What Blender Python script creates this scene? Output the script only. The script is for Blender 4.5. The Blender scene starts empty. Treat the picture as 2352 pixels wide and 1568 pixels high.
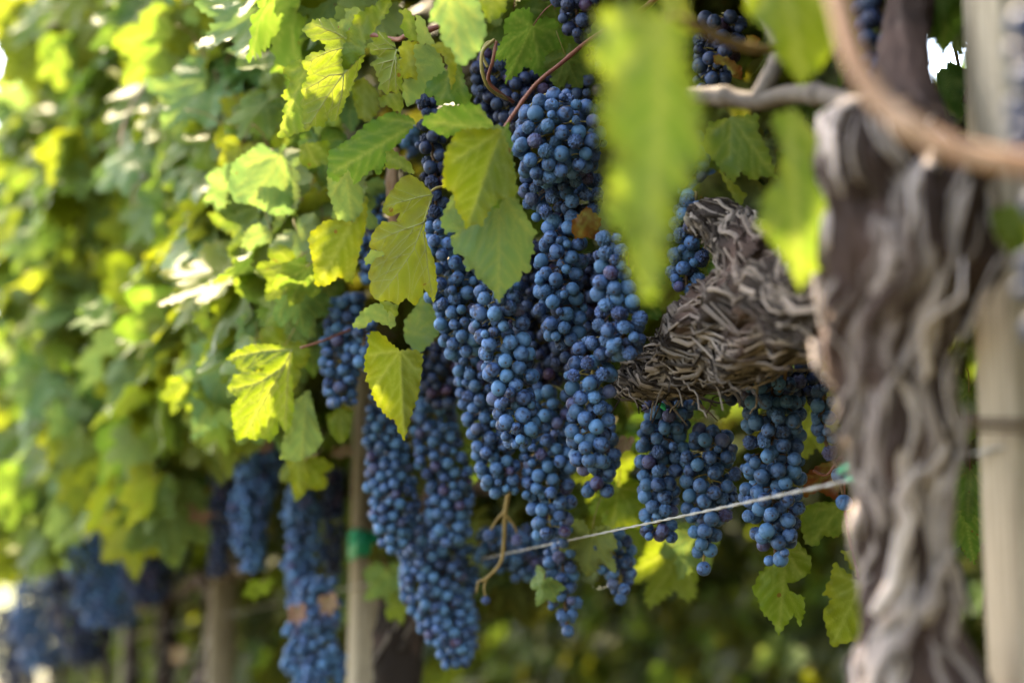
import bpy, math, random
import numpy as np
from mathutils import Vector, Matrix, noise, geometry
random.seed(7); rng = np.random.default_rng(7)
R = math.radians
SC = bpy.context.scene
COL = SC.collection

# ---------------------------------------------------------------- camera, light, exposure
EYE = Vector((0.0, 0.0, 0.60)); TILT = R(12.7)
FOCUS = 1.30
cam = bpy.data.cameras.new("camera"); cam_o = bpy.data.objects.new("camera", cam); COL.objects.link(cam_o)
cam.lens = 50; cam.sensor_width = 36; cam.clip_start = 0.02; cam.clip_end = 500
cam.dof.use_dof = True; cam.dof.focus_distance = FOCUS; cam.dof.aperture_fstop = 2.5
cam_o.location = EYE; cam_o.rotation_euler = (R(90) + TILT, 0, 0)
SC.camera = cam_o

SUN_EL, SUN_AZ = R(60), R(-40)          # azimuth measured from +Y towards +X
w = bpy.data.worlds.new("World"); SC.world = w; w.use_nodes = True
nt = w.node_tree; nt.nodes.clear()
sky = nt.nodes.new("ShaderNodeTexSky"); sky.sky_type = 'NISHITA'; sky.sun_disc = False
sky.sun_elevation = SUN_EL; sky.sun_rotation = SUN_AZ; sky.dust_density = 2.0; sky.air_density = 1.0
bg = nt.nodes.new("ShaderNodeBackground"); bg.inputs[1].default_value = 0.15
wo = nt.nodes.new("ShaderNodeOutputWorld")
nt.links.new(sky.outputs[0], bg.inputs[0]); nt.links.new(bg.outputs[0], wo.inputs[0])
sun = bpy.data.lights.new("sun", 'SUN'); sun.energy = 2.8; sun.angle = R(0.9); sun.color = (1.0, 0.90, 0.74)
sun_o = bpy.data.objects.new("sun", sun); COL.objects.link(sun_o)
sd = Vector((math.sin(SUN_AZ) * math.cos(SUN_EL), math.cos(SUN_AZ) * math.cos(SUN_EL), math.sin(SUN_EL)))
sun_o.rotation_euler = sd.to_track_quat('Z', 'Y').to_euler(); sun_o.location = (0, 0, 6)
SC.view_settings.view_transform = 'Standard'; SC.view_settings.look = 'None'
SC.view_settings.exposure = 3.75; SC.view_settings.gamma = 1.0
SC.view_settings.use_white_balance = True; SC.view_settings.white_balance_temperature = 8200; SC.view_settings.white_balance_tint = 10
SC.render.engine = 'CYCLES'
SC.cycles.use_denoising = True
SC.cycles.max_bounces = 12; SC.cycles.transmission_bounces = 8; SC.cycles.diffuse_bounces = 6; SC.cycles.glossy_bounces = 3
SC.cycles.sample_clamp_indirect = 6.0

# ---------------------------------------------------------------- coordinates
Fw = Vector((0, math.cos(TILT), math.sin(TILT))); Up = Vector((0, -math.sin(TILT), math.cos(TILT))); Rt = Vector((1, 0, 0))
K = 0.72
def Q(x, y, d):
    "world point seen at picture position (x, y) of a 2352-wide view, at axial distance d"
    x = float(x); y = float(y); d = float(d)
    return EYE + d * (Fw + Rt * ((x - 1176) / 2352 * K) + Up * ((784 - y) / 2352 * K))
def proj(p):
    v = Vector(p) - EYE; d = v.dot(Fw)
    if d < 0.05: return (-9999, -9999, d)
    return (1176 + v.dot(Rt) / d / K * 2352, 784 - v.dot(Up) / d / K * 2352, d)
def ppm(d): return 2352 / (K * d)        # picture units per metre
RD = Vector((-0.3244, 0.9459, 0)).normalized(); RN = Vector((-RD.y, RD.x, 0))   # row direction, and normal to the camera's side
ROW0 = Vector((0.297, 0.85, 0))
def row(s, t, z): return ROW0 + RD * s + RN * t + Vector((0, 0, z))

# ---------------------------------------------------------------- objects
def tag(o, label=None, cat=None, group=None, kind=None):
    if label: o['label'] = label
    if cat: o['category'] = cat
    if group: o['group'] = group
    if kind: o['kind'] = kind
    return o
def empty(name, loc, label, cat, group=None):
    o = bpy.data.objects.new(name, None); COL.objects.link(o); o.location = loc; o.empty_display_size = 0.02
    return tag(o, label, cat, group)
def link(name, me, parent=None, mat4=None):
    o = bpy.data.objects.new(name, me); COL.objects.link(o)
    if parent is not None:
        o.parent = parent
        pw = parent_world(parent)
        o.matrix_basis = pw.inverted() @ (mat4 if mat4 is not None else Matrix.Identity(4))
    elif mat4 is not None: o.matrix_basis = mat4
    return o
def parent_world(o):
    m = o.matrix_basis.copy()
    if o.rotation_euler.to_matrix() is not None: pass
    while o.parent: o = o.parent; m = o.matrix_basis @ m
    return m
def mk(name, V, F, mats, smooth=True, mi=None, uv=None, attrs=None):
    "mesh from numpy vertices and a list of faces (arrays of triangles or quads)"
    me = bpy.data.meshes.new(name)
    V = np.asarray(V, dtype=np.float32)
    F = [np.asarray(f, dtype=np.int32) for f in (F if isinstance(F, list) else [F])]
    F = [f for f in F if len(f)]
    nl = sum(f.size for f in F); nf = sum(len(f) for f in F)
    me.vertices.add(len(V)); me.vertices.foreach_set("co", V.ravel())
    me.loops.add(nl); me.polygons.add(nf)
    li = np.concatenate([f.ravel() for f in F]); tot = np.concatenate([np.full(len(f), f.shape[1]) for f in F])
    st = np.concatenate([[0], np.cumsum(tot)[:-1]])
    me.loops.foreach_set("vertex_index", li.astype(np.int32))
    me.polygons.foreach_set("loop_start", st.astype(np.int32)); me.polygons.foreach_set("loop_total", tot.astype(np.int32))
    if smooth: me.polygons.foreach_set("use_smooth", np.ones(nf, dtype=bool))
    if mi is not None: me.polygons.foreach_set("material_index", np.asarray(mi, dtype=np.int32))
    for m in (mats if isinstance(mats, (list, tuple)) else [mats]): me.materials.append(m)
    if uv is not None:
        l = me.uv_layers.new(name="UVMap"); l.data.foreach_set("uv", np.asarray(uv, dtype=np.float32)[li].ravel())
    for k, a in (attrs or {}).items():
        at = me.attributes.new(k, 'FLOAT', 'POINT'); at.data.foreach_set("value", np.asarray(a, dtype=np.float32))
    me.update(calc_edges=True); me.validate()
    return me
class Acc:
    "collects pieces into one mesh"
    def __init__(s): s.V = []; s.T = []; s.Qd = []; s.n = 0; s.uv = []; s.r = []
    def add(s, V, T=None, Qd=None, uv=None, r=0.0):
        V = np.asarray(V, float)
        s.V.append(V)
        if T is not None and len(T): s.T.append(np.asarray(T) + s.n)
        if Qd is not None and len(Qd): s.Qd.append(np.asarray(Qd) + s.n)
        s.uv.append(np.asarray(uv, float) if uv is not None else np.zeros((len(V), 2)))
        s.r.append(np.full(len(V), r) if np.isscalar(r) else np.asarray(r)); s.n += len(V)
    def mesh(s, name, mats, smooth=True):
        F = []
        if s.T: F.append(np.concatenate(s.T))
        if s.Qd: F.append(np.concatenate(s.Qd))
        return mk(name, np.concatenate(s.V), F, mats, smooth, uv=np.concatenate(s.uv), attrs={'rnd': np.concatenate(s.r)})

# ---------------------------------------------------------------- materials
def new_mat(name):
    m = bpy.data.materials.new(name); m.use_nodes = True; n = m.node_tree; n.nodes.clear()
    out = n.nodes.new("ShaderNodeOutputMaterial"); return m, n, out
def N(n, typ, **kw):
    x = n.nodes.new(typ)
    for k, v in kw.items():
        if k.startswith('_'): setattr(x, k[1:], v)
        else:
            key = k.replace('_', ' ')
            x.inputs[int(key[1:]) if key[0] == 'i' and key[1:].isdigit() else key].default_value = v
    return x
def L(n, a, b): n.links.new(a, b)
def ramp(n, src, pts):
    r = n.nodes.new("ShaderNodeValToRGB"); e = r.color_ramp.elements
    while len(e) < len(pts): e.new(0.5)
    for i, (p, c) in enumerate(pts):
        e[i].position = p; e[i].color = (*c, 1) if len(c) == 3 else c
    L(n, src, r.inputs[0]); return r.outputs[0]
def mixc(n, fac, a, b, mode='MIX'):
    m = n.nodes.new("ShaderNodeMix"); m.data_type = 'RGBA'; m.blend_type = mode
    for s, v in ((m.inputs[0], fac), (m.inputs[6], a), (m.inputs[7], b)):
        if isinstance(v, (int, float)): s.default_value = v
        elif isinstance(v, tuple): s.default_value = (*v, 1)
        else: L(n, v, s)
    return m.outputs[2]
def math_(n, op, a, b=None, c=None):
    m = n.nodes.new("ShaderNodeMath"); m.operation = op
    for i, v in enumerate((a, b, c)):
        if v is None: continue
        if isinstance(v, (int, float)): m.inputs[i].default_value = v
        else: L(n, v, m.inputs[i])
    return m.outputs[0]
def rnd_val(n):
    oi = n.nodes.new("ShaderNodeObjectInfo"); at = N(n, "ShaderNodeAttribute", _attribute_name="rnd")
    return math_(n, 'FRACT', math_(n, 'ADD', oi.outputs['Random'], at.outputs['Fac']))
def wnoise(n, vec, scale, detail=3, rough=0.5, dist=0.0):
    t = N(n, "ShaderNodeTexNoise", Scale=scale, Detail=detail, Roughness=rough, Distortion=dist)
    if vec is not None: L(n, vec, t.inputs['Vector'])
    return t.outputs['Fac']

def leaf_material(name, topc, underc, transc, yellow=0.3, fac=0.5):
    m, n, out = new_mat(name)
    tc = n.nodes.new("ShaderNodeTexCoord"); ob = tc.outputs['Object']
    rv = rnd_val(n)
    vein = N(n, "ShaderNodeAttribute", _attribute_name="vein").outputs['Fac']
    edge = N(n, "ShaderNodeAttribute", _attribute_name="edge").outputs['Fac']
    off = n.nodes.new("ShaderNodeVectorMath"); off.operation = 'ADD'; L(n, ob, off.inputs[0])
    cx = n.nodes.new("ShaderNodeCombineXYZ"); L(n, math_(n, 'MULTIPLY', rv, 17.0), cx.inputs[0]); L(n, cx.outputs[0], off.inputs[1])
    vec = off.outputs[0]
    big = wnoise(n, vec, 22, 3); fine = wnoise(n, vec, 260, 4, 0.6); mid = wnoise(n, vec, 80, 3, 0.6)
    geo = n.nodes.new("ShaderNodeNewGeometry")
    base = mixc(n, geo.outputs['Backfacing'], topc, underc)
    hs = N(n, "ShaderNodeHueSaturation"); L(n, base, hs.inputs['Color'])
    L(n, math_(n, 'MULTIPLY_ADD', rv, -0.05, 0.515), hs.inputs['Hue'])
    L(n, math_(n, 'MULTIPLY_ADD', big, 0.9, 0.55), hs.inputs['Value'])
    # yellow age towards the rim
    yf = math_(n, 'MULTIPLY', math_(n, 'MULTIPLY', edge, math_(n, 'GREATER_THAN', rv, 0.35)), math_(n, 'MULTIPLY_ADD', mid, 1.6, -0.3))
    yf = math_(n, 'MULTIPLY', yf, yellow)
    c1 = mixc(n, yf, hs.outputs[0], (0.15, 0.12, 0.007))
    c2 = mixc(n, math_(n, 'MULTIPLY', vein, 0.65), c1, (0.15, 0.19, 0.05))
    # rusty spots
    vo = N(n, "ShaderNodeTexVoronoi", Scale=70.0); L(n, vec, vo.inputs['Vector'])
    sp = math_(n, 'MULTIPLY', math_(n, 'LESS_THAN', vo.outputs['Distance'], 0.16), math_(n, 'GREATER_THAN', wnoise(n, vec, 30, 2), 0.60))
    c3 = mixc(n, math_(n, 'MULTIPLY', sp, 0.8), c2, (0.11, 0.055, 0.015))
    tr = mixc(n, yf, mixc(n, big, transc, (transc[0] * 0.7, transc[1] * 0.8, transc[2])), (0.31, 0.23, 0.01))
    tr = mixc(n, math_(n, 'MULTIPLY', vein, 0.5), tr, (0.30, 0.31, 0.06))
    tr = mixc(n, math_(n, 'MULTIPLY', sp, 0.8), tr, (0.15, 0.06, 0.01))
    vn = N(n, "ShaderNodeTexVoronoi", Scale=420.0, _feature='DISTANCE_TO_EDGE'); L(n, vec, vn.inputs['Vector'])
    h = math_(n, 'ADD', math_(n, 'MULTIPLY', math_(n, 'MINIMUM', vn.outputs['Distance'], 0.25), 1.2), math_(n, 'MULTIPLY', fine, 0.5))
    bp = N(n, "ShaderNodeBump", Strength=0.45, Distance=0.0012); L(n, h, bp.inputs['Height'])
    p = N(n, "ShaderNodeBsdfPrincipled", Roughness=0.42); L(n, c3, p.inputs['Base Color']); L(n, bp.outputs[0], p.inputs['Normal'])
    p.inputs['Specular IOR Level'].default_value = 0.14; p.inputs['Coat Roughness'].default_value = 0.28
    L(n, math_(n, 'MULTIPLY_ADD', geo.outputs['Backfacing'], 0.2, 0.48), p.inputs['Roughness'])
    t = N(n, "ShaderNodeBsdfTranslucent"); L(n, tr, t.inputs['Color']); L(n, bp.outputs[0], t.inputs['Normal'])
    mx = N(n, "ShaderNodeMixShader", i0=fac); L(n, p.outputs[0], mx.inputs[1]); L(n, t.outputs[0], mx.inputs[2]); L(n, mx.outputs[0], out.inputs[0])
    return m
LEAF_Y = leaf_material("leaf_yellow_green", (0.0755, 0.1167, 0.0083), (0.1304, 0.1544, 0.0275), (0.1304, 0.1716, 0.0083), 0.45)
LEAF_G = leaf_material("leaf_green", (0.036, 0.084, 0.014), (0.086, 0.130, 0.034), (0.108, 0.185, 0.016), 0.3)
LEAF_P = leaf_material("leaf_pale_green", (0.070, 0.135, 0.042), (0.12, 0.17, 0.065), (0.135, 0.215, 0.045), 0.25)
LEAF_SHADE = leaf_material("leaf_shade_painted_dark_green", (0.0084, 0.0175, 0.0028), (0.0175, 0.0263, 0.0071), (0.0351, 0.0456, 0.0028), 0.5, 0.30)  # dark green of older inner leaves, deepened to paint in shade
LEAF_K = leaf_material("leaf_dry_pinkish", (0.1591, 0.0796, 0.0515), (0.1591, 0.0889, 0.0608), (0.1404, 0.0655, 0.0374), 0.1, 0.25)
LEAF_D = leaf_material("leaf_dry", (0.0936, 0.0273, 0.0078), (0.1170, 0.0429, 0.0156), (0.1950, 0.0507, 0.0078), 0.2, 0.25)

def grape_material(name, bloom, flesh, amount):
    m, n, out = new_mat(name)
    tc = n.nodes.new("ShaderNodeTexCoord"); rv = rnd_val(n)
    off = n.nodes.new("ShaderNodeVectorMath"); off.operation = 'ADD'; L(n, tc.outputs['Object'], off.inputs[0])
    cx = n.nodes.new("ShaderNodeCombineXYZ"); L(n, math_(n, 'MULTIPLY', rv, 31.0), cx.inputs[0]); L(n, cx.outputs[0], off.inputs[1]); vec = off.outputs[0]
    a = wnoise(n, vec, 160, 5, 0.65, 0.6); b = wnoise(n, vec, 600, 3, 0.6)
    wear = ramp(n, math_(n, 'ADD', math_(n, 'MULTIPLY', a, 0.85), math_(n, 'MULTIPLY', b, 0.15)), [(0.40, (1, 1, 1)), (0.50, (0.35, 0.35, 0.35)), (0.64, (0, 0, 0))])
    wear = math_(n, 'MULTIPLY', wear, math_(n, 'MULTIPLY_ADD', rv, 0.9, 0.35))
    hs = N(n, "ShaderNodeHueSaturation", Color=(*bloom, 1)); L(n, math_(n, 'MULTIPLY_ADD', rv, 0.022, 0.49), hs.inputs['Hue'])
    r2 = math_(n, 'FRACT', math_(n, 'MULTIPLY', rv, 7.31)); L(n, math_(n, 'MULTIPLY_ADD', r2, 0.6, 0.72), hs.inputs['Value'])
    c = mixc(n, math_(n, 'MULTIPLY', wear, amount), hs.outputs[0], flesh)
    pur = math_(n, 'GREATER_THAN', r2, 0.92)
    c = mixc(n, math_(n, 'MULTIPLY', pur, 0.5), c, (0.05, 0.015, 0.03))
    sc = N(n, "ShaderNodeAttribute", _attribute_name="scar").outputs['Fac']
    c = mixc(n, sc, c, (0.03, 0.018, 0.015))
    bp = N(n, "ShaderNodeBump", Strength=0.15, Distance=0.0004); L(n, b, bp.inputs['Height'])
    p = N(n, "ShaderNodeBsdfPrincipled", Roughness=0.5); L(n, c, p.inputs['Base Color']); L(n, bp.outputs[0], p.inputs['Normal'])
    p.inputs['Specular IOR Level'].default_value = 0.18
    L(n, math_(n, 'MULTIPLY_ADD', wear, -0.22, 0.55), p.inputs['Roughness'])
    L(n, p.outputs[0], out.inputs[0]); return m
GRAPE = grape_material("grape_blue_bloom", (0.043, 0.103, 0.215), (0.005, 0.006, 0.018), 0.9)
GRAPE_S = grape_material("grape_shrivelled", (0.038, 0.084, 0.185), (0.009, 0.007, 0.015), 0.8)
GRAPE_N = grape_material("grape_dark_and_shaded", (0.018, 0.030, 0.070), (0.003, 0.003, 0.007), 0.9)  # dark low-bloom berries; also paints shade into bunches in dim places

def simple_mat(name, c1, c2, scale, rough=0.7, bump=0.3, stretch=(1, 1, 1), coord='Object'):
    m, n, out = new_mat(name)
    tc = n.nodes.new("ShaderNodeTexCoord"); mp = N(n, "ShaderNodeMapping"); mp.inputs['Scale'].default_value = stretch
    L(n, tc.outputs[coord], mp.inputs[0])
    f = wnoise(n, mp.outputs[0], scale, 5, 0.6); c = mixc(n, ramp(n, f, [(0.3, (0, 0, 0)), (0.7, (1, 1, 1))]), c1, c2)
    bp = N(n, "ShaderNodeBump", Strength=bump, Distance=0.002); L(n, f, bp.inputs['Height'])
    p = N(n, "ShaderNodeBsdfPrincipled", Roughness=rough); p.inputs["Specular IOR Level"].default_value = 0.2; L(n, c, p.inputs['Base Color']); L(n, bp.outputs[0], p.inputs['Normal']); L(n, p.outputs[0], out.inputs[0])
    return m
STEM_G = simple_mat("stem_green", (0.1158, 0.1053, 0.0263), (0.1790, 0.1264, 0.0421), 90, 0.6)
STEM_R = simple_mat("stem_red", (0.0842, 0.0211, 0.0189), (0.1580, 0.0632, 0.0369), 70, 0.5)
STEM_B = simple_mat("stem_brown", (0.0390, 0.0218, 0.0117), (0.0975, 0.0585, 0.0312), 90, 0.7)
CANE = simple_mat("cane_orange_brown", (0.1790, 0.0895, 0.0474), (0.2738, 0.1737, 0.1158), 60, 0.6, 0.3, (1, 1, 0.15))
CANE_Y = simple_mat("cane_yellow_brown", (0.1170, 0.0741, 0.0195), (0.1755, 0.1170, 0.0390), 60, 0.6)
CANE_G = simple_mat("cane_grey", (0.0507, 0.0390, 0.0335), (0.1092, 0.0897, 0.0741), 60, 0.8)
WIRE_M = simple_mat("galvanised_wire", (0.1638, 0.1599, 0.1560), (0.2418, 0.2340, 0.2262), 300, 0.45, 0.1)
TAPE = simple_mat("green_tape", (0.0000, 0.2332, 0.1166), (0.0090, 0.3409, 0.1973), 40, 0.35, 0.1)
SOIL = simple_mat("grassy_soil", (0.025, 0.033, 0.010), (0.065, 0.050, 0.025), 6, 0.95, 0.6)
POSTM = simple_mat("weathered_post_wood", (0.135, 0.105, 0.072), (0.27, 0.225, 0.165), 30, 0.85, 0.5, (6, 6, 0.4))
VEIN = simple_mat("leaf_vein", (0.1404, 0.1638, 0.0468), (0.1950, 0.1950, 0.0780), 60, 0.5, 0.1)

def bark_material(name, dark, lite, su, sv, rk=.5):
    m, n, out = new_mat(name)
    tc = n.nodes.new("ShaderNodeTexCoord"); mp = N(n, "ShaderNodeMapping"); mp.inputs['Scale'].default_value = (su, sv, 1)
    L(n, tc.outputs['UV'], mp.inputs[0])
    rv = N(n, "ShaderNodeAttribute", _attribute_name="rnd").outputs['Fac']
    a = wnoise(n, mp.outputs[0], 1.0, 7, 0.65, 0.8); b = wnoise(n, tc.outputs['Object'], 45, 4, 0.6); e = wnoise(n, tc.outputs['Object'], 14, 3, 0.5)
    f = math_(n, 'ADD', math_(n, 'ADD', math_(n, 'MULTIPLY', a, 0.62), math_(n, 'MULTIPLY', b, 0.22)), math_(n, 'MULTIPLY_ADD', rv, rk, -rk * .4))
    c = ramp(n, f, [(0.34, dark), (0.50, tuple((x + y) / 2.4 for x, y in zip(dark, lite))), (0.68, lite)])
    c = mixc(n, ramp(n, e, [(0.5, (0, 0, 0)), (0.68, (0.4, 0.4, 0.4))]), c, (0.10, 0.06, 0.05))
    h = math_(n, 'ADD', a, math_(n, 'MULTIPLY', b, 0.4))
    bp = N(n, "ShaderNodeBump", Strength=0.9, Distance=0.003); L(n, h, bp.inputs['Height'])
    p = N(n, "ShaderNodeBsdfPrincipled", Roughness=0.85); p.inputs["Specular IOR Level"].default_value = 0.1; L(n, c, p.inputs['Base Color']); L(n, bp.outputs[0], p.inputs['Normal']); L(n, p.outputs[0], out.inputs[0])
    return m
BARK = bark_material("shaggy_vine_bark", (0.016, 0.011, 0.009), (0.25, 0.205, 0.175), 14, 30)
BARK_T = bark_material("pale_trunk_bark", (0.034, 0.022, 0.019), (0.66, 0.55, 0.50), 10, 22, .40)

# ---------------------------------------------------------------- shape helpers
def smooth_path(pts, rad, n):
    P = [Vector(p) for p in pts]; out = []; ro = []
    m = len(P) - 1
    for i in range(n + 1):
        f = i / n * m; k = min(int(f), m - 1); t = f - k
        p0 = P[max(k - 1, 0)]; p1 = P[k]; p2 = P[k + 1]; p3 = P[min(k + 2, m)]
        out.append(0.5 * ((2 * p1) + (p2 - p0) * t + (2 * p0 - 5 * p1 + 4 * p2 - p3) * t * t + (3 * p1 - p0 - 3 * p2 + p3) * t ** 3))
        ro.append(rad[k] * (1 - t) + rad[k + 1] * t)
    return out, ro
def frames(P):
    fr = []; T = (P[1] - P[0]).normalized(); nrm = T.orthogonal().normalized()
    for i in range(len(P)):
        t = (P[min(i + 1, len(P) - 1)] - P[max(i - 1, 0)]).normalized()
        nrm = (nrm - t * nrm.dot(t)).normalized(); fr.append((t, nrm, t.cross(nrm)))
    return fr
def tube(acc, pts, rad, n=None, sides=8, disp=None, cap=True, r=0.0):
    if isinstance(rad, (int, float)): rad = [rad] * len(pts)
    n = n or (len(pts) - 1) * 4
    P, ro = smooth_path(pts, rad, n); fr = frames(P); V = []; uv = []
    ln = 0
    for i, (p, rr, (t, a, b)) in enumerate(zip(P, ro, fr)):
        if i: ln += (p - P[i - 1]).length
        for j in range(sides):
            an = 2 * math.pi * j / sides; d = a * math.cos(an) + b * math.sin(an)
            q = rr if disp is None else rr * disp(an, ln, p + d * rr)
            V.append(p + d * q); uv.append((abs(an / math.pi - 1), ln))
    V.append(P[0]); uv.append((0, 0)); V.append(P[-1]); uv.append((0, ln))
    Qd = [[i * sides + j, i * sides + (j + 1) % sides, (i + 1) * sides + (j + 1) % sides, (i + 1) * sides + j] for i in range(n) for j in range(sides)]
    T = []
    if cap:
        a0 = len(V) - 2
        T = [[a0, (j + 1) % sides, j] for j in range(sides)] + [[a0 + 1, n * sides + j, n * sides + (j + 1) % sides] for j in range(sides)]
    acc.add([tuple(v) for v in V], T, Qd, uv, r)
    return P, ro, fr
def ribbon(acc, P, W, up, th=0.0007, r=0.0):
    "thin bark strip with thickness along a list of points"
    n = len(P); V = []; uv = []
    for i in range(n):
        t = (P[min(i + 1, n - 1)] - P[max(i - 1, 0)]).normalized(); s = t.cross(up[i]).normalized(); u = s.cross(t)
        wv = W[i] / 2
        for sx, uz in ((-1, .3), (0, 1), (1, .3), (1, -.7), (0, 0), (-1, -.7)):
            V.append(tuple(P[i] + s * (sx * wv) + u * (uz * th))); uv.append((sx * .5 + r * 7, i * 0.008))
    Qd = [[i * 6 + j, i * 6 + (j + 1) % 6, i * 6 + 6 + (j + 1) % 6, i * 6 + 6 + j] for i in range(n - 1) for j in range(6)]
    acc.add(V, None, Qd + [[0, 5, 4, 1], [1, 4, 3, 2], [(n - 1) * 6, (n - 1) * 6 + 1, (n - 1) * 6 + 4, (n - 1) * 6 + 5], [(n - 1) * 6 + 1, (n - 1) * 6 + 2, (n - 1) * 6 + 3, (n - 1) * 6 + 4]], uv, r)
def shag(acc, P, ro, fr, count, length, width, lift, swirl=0.5, curl=1.0, t0=0.0, t1=1.0, disp=None):
    "bark strips lying along a limb and peeling off it"
    n = len(P) - 1; cum = [0]
    for k in range(n): cum.append(cum[-1] + (P[k + 1] - P[k]).length)
    for _ in range(count):
        f0 = random.uniform(t0, t1) * n; an = random.uniform(0, 2 * math.pi)
        Ls = random.uniform(0.4, 1.2) * length; steps = random.randint(10, 15); seg = (P[-1] - P[0]).length / n
        ppx = []; ups = []; ws = []; w0 = random.uniform(0.4, 1.3) * width; lf = random.uniform(-0.2, 1.0) ** 3 * lift
        dirn = random.choice((-1, 1)); sw = random.gauss(swirl, 0.10); ph = random.uniform(0, 6); wob = random.uniform(0, .004)
        endsf = random.choice((0, 1)); tlt = random.gauss(0, .4)
        for k in range(steps):
            u = k / (steps - 1); f = min(max(f0 + dirn * u * Ls / seg, 0), n - 1e-3); i = int(f); tt = f - i
            p = P[i].lerp(P[i + 1], tt); rr = ro[i] * (1 - tt) + ro[i + 1] * tt; t, a, b = fr[i]
            ang = an + dirn * sw * u * Ls / max(rr, .01)
            ang += .55 * noise.noise(Vector((f * .05, an * 1.3, 4.2)))
            d = a * math.cos(ang) + b * math.sin(ang)
            ends = (u - 0.45) ** 2 * 4 if endsf else u * u
            hgt = 0.0012 + abs(lf) * ends * curl + wob * math.sin(ph + u * 7) * .5
            kk = 1 if disp is None else disp(ang, cum[i] * (1 - tt) + cum[i + 1] * tt, p + d * rr)
            q = p + d * (rr * kk + hgt); q += Vector((0, 0, -1)) * (abs(lf) * ends * 0.6)
            ppx.append(q); ups.append((d + t.cross(d) * tlt).normalized()); ws.append(w0 * (math.sin(math.pi * min(1, .12 + u * .9)) ** .6) + .0006)
        if (ppx[0] - ppx[-1]).length > .004: ribbon(acc, ppx, ws, ups, 0.0008, random.random())
def barkdisp(seed, amp, kr=7.0, twist=6.0):
    def f(an, ln, p):
        k = noise.noise(Vector((math.cos(an + twist * ln) * 2.2, math.sin(an + twist * ln) * 2.2, ln * 14 + seed)))
        k2 = noise.noise(Vector((math.cos(an + twist * ln) * kr, math.sin(an + twist * ln) * kr, ln * 22 + seed)))
        k3 = noise.noise(Vector(p) * 28 + Vector((seed, 0, 0)))
        return 1 + amp * (k * 0.9 + (1 - abs(k2) * 2.4) * 0.45 + k3 * 0.5)
    return f

# ---------------------------------------------------------------- leaves
def inpoly(x, y, poly):
    x = np.atleast_1d(x); y = np.atleast_1d(y); c = np.zeros(len(x), bool); n = len(poly); j = n - 1
    for i in range(n):
        xi, yi = poly[i]; xj, yj = poly[j]
        if yi != yj: c ^= ((yi > y) != (yj > y)) & (x < (xj - xi) * (y - yi) / (yj - yi) + xi)
        j = i
    return c
def segdist(pts, lines):
    d = np.full(len(pts), 1e9)
    for ln in lines:
        ln = np.asarray(ln)
        for a, b in zip(ln[:-1], ln[1:]):
            ab = b - a; t = np.clip(((pts - a) @ ab) / max(ab @ ab, 1e-12), 0, 1)
            d = np.minimum(d, np.hypot(*(pts - a - t[:, None] * ab).T))
    return d
def toothed(poly, amp, spacing, step, rs):
    P = np.asarray(poly, float)
    area = 0.5 * np.sum(P[:, 0] * np.roll(P[:, 1], -1) - np.roll(P[:, 0], -1) * P[:, 1])
    if area < 0: P = P[::-1]
    nx = np.roll(P, -1, 0); el = np.hypot(*(nx - P).T); cum = np.concatenate([[0], np.cumsum(el)]); tot = cum[-1]
    n = int(tot / step); s = np.linspace(0, tot, n, endpoint=False)
    idx = np.clip(np.searchsorted(cum, s, side='right') - 1, 0, len(P) - 1); f = (s - cum[idx]) / np.maximum(el[idx], 1e-9)
    pts = P[idx] + (nx[idx] - P[idx]) * f[:, None]
    tg = np.roll(pts, -1, 0) - np.roll(pts, 1, 0); tg /= np.maximum(np.hypot(*tg.T), 1e-9)[:, None]
    nr = np.stack([tg[:, 1], -tg[:, 0]], 1)
    pos = 0; ph = np.zeros(n); am = np.zeros(n); b = [0.0]
    while b[-1] < tot: b.append(b[-1] + spacing * rs.uniform(0.6, 1.5))
    b = np.array(b); k = np.searchsorted(b, s, side='right') - 1; wd = b[np.minimum(k + 1, len(b) - 1)] - b[k]
    ph = (s - b[k]) / np.maximum(wd, 1e-9); ta = rs.uniform(0.5, 1.2, len(b))[k]
    shape = np.where(ph < 0.62, (ph / 0.62) ** 0.8, ((1 - ph) / 0.38)) - 0.4
    return pts + nr * (amp * ta * shape)[:, None]
def side_veins(prim, poly, spacing, rs):
    out = []
    for pl in prim:
        pl = np.asarray(pl, float); d = np.diff(pl, axis=0); sl = np.hypot(*d.T); tot = sl.sum(); s = spacing * 0.8; sd_ = 1
        others = [q for q in prim if q is not pl]
        while s < tot * 0.93:
            c = np.concatenate([[0], np.cumsum(sl)]); i = min(np.searchsorted(c, s, side='right') - 1, len(d) - 1)
            o = pl[i] + d[i] * ((s - c[i]) / sl[i]); t = d[i] / sl[i]; a = sd_ * R(rs.uniform(38, 55))
            v = np.array([t[0] * math.cos(a) - t[1] * math.sin(a), t[0] * math.sin(a) + t[1] * math.cos(a)])
            ln = [o.copy()]; q = o.copy(); mx = (tot - s) * 0.75 + spacing * .6; g = 0
            while g < mx:
                a2 = -sd_ * R(2.2); v = np.array([v[0] * math.cos(a2) - v[1] * math.sin(a2), v[0] * math.sin(a2) + v[1] * math.cos(a2)])
                q = q + v * 0.003; g += 0.003
                if not inpoly(q[0], q[1], poly)[0]: break
                if g > 0.006 and any(np.hypot(*(np.asarray(w_) - q).T).min() < 0.003 for w_ in [np.asarray(p_) for p_ in prim if p_ is not pl] if len(w_) > 8): break
                ln.append(q.copy())
            if len(ln) > 2: out.append(ln)
            sd_ = -sd_; s += spacing * rs.uniform(0.45, 0.75)
    return out
def densify(pl, st=0.003):
    pl = np.asarray(pl, float); out = [pl[0]]
    for a, b in zip(pl[:-1], pl[1:]):
        k = max(1, int(np.hypot(*(b - a)) / st)); out += [a + (b - a) * i / k for i in range(1, k + 1)]
    return np.array(out)
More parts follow.
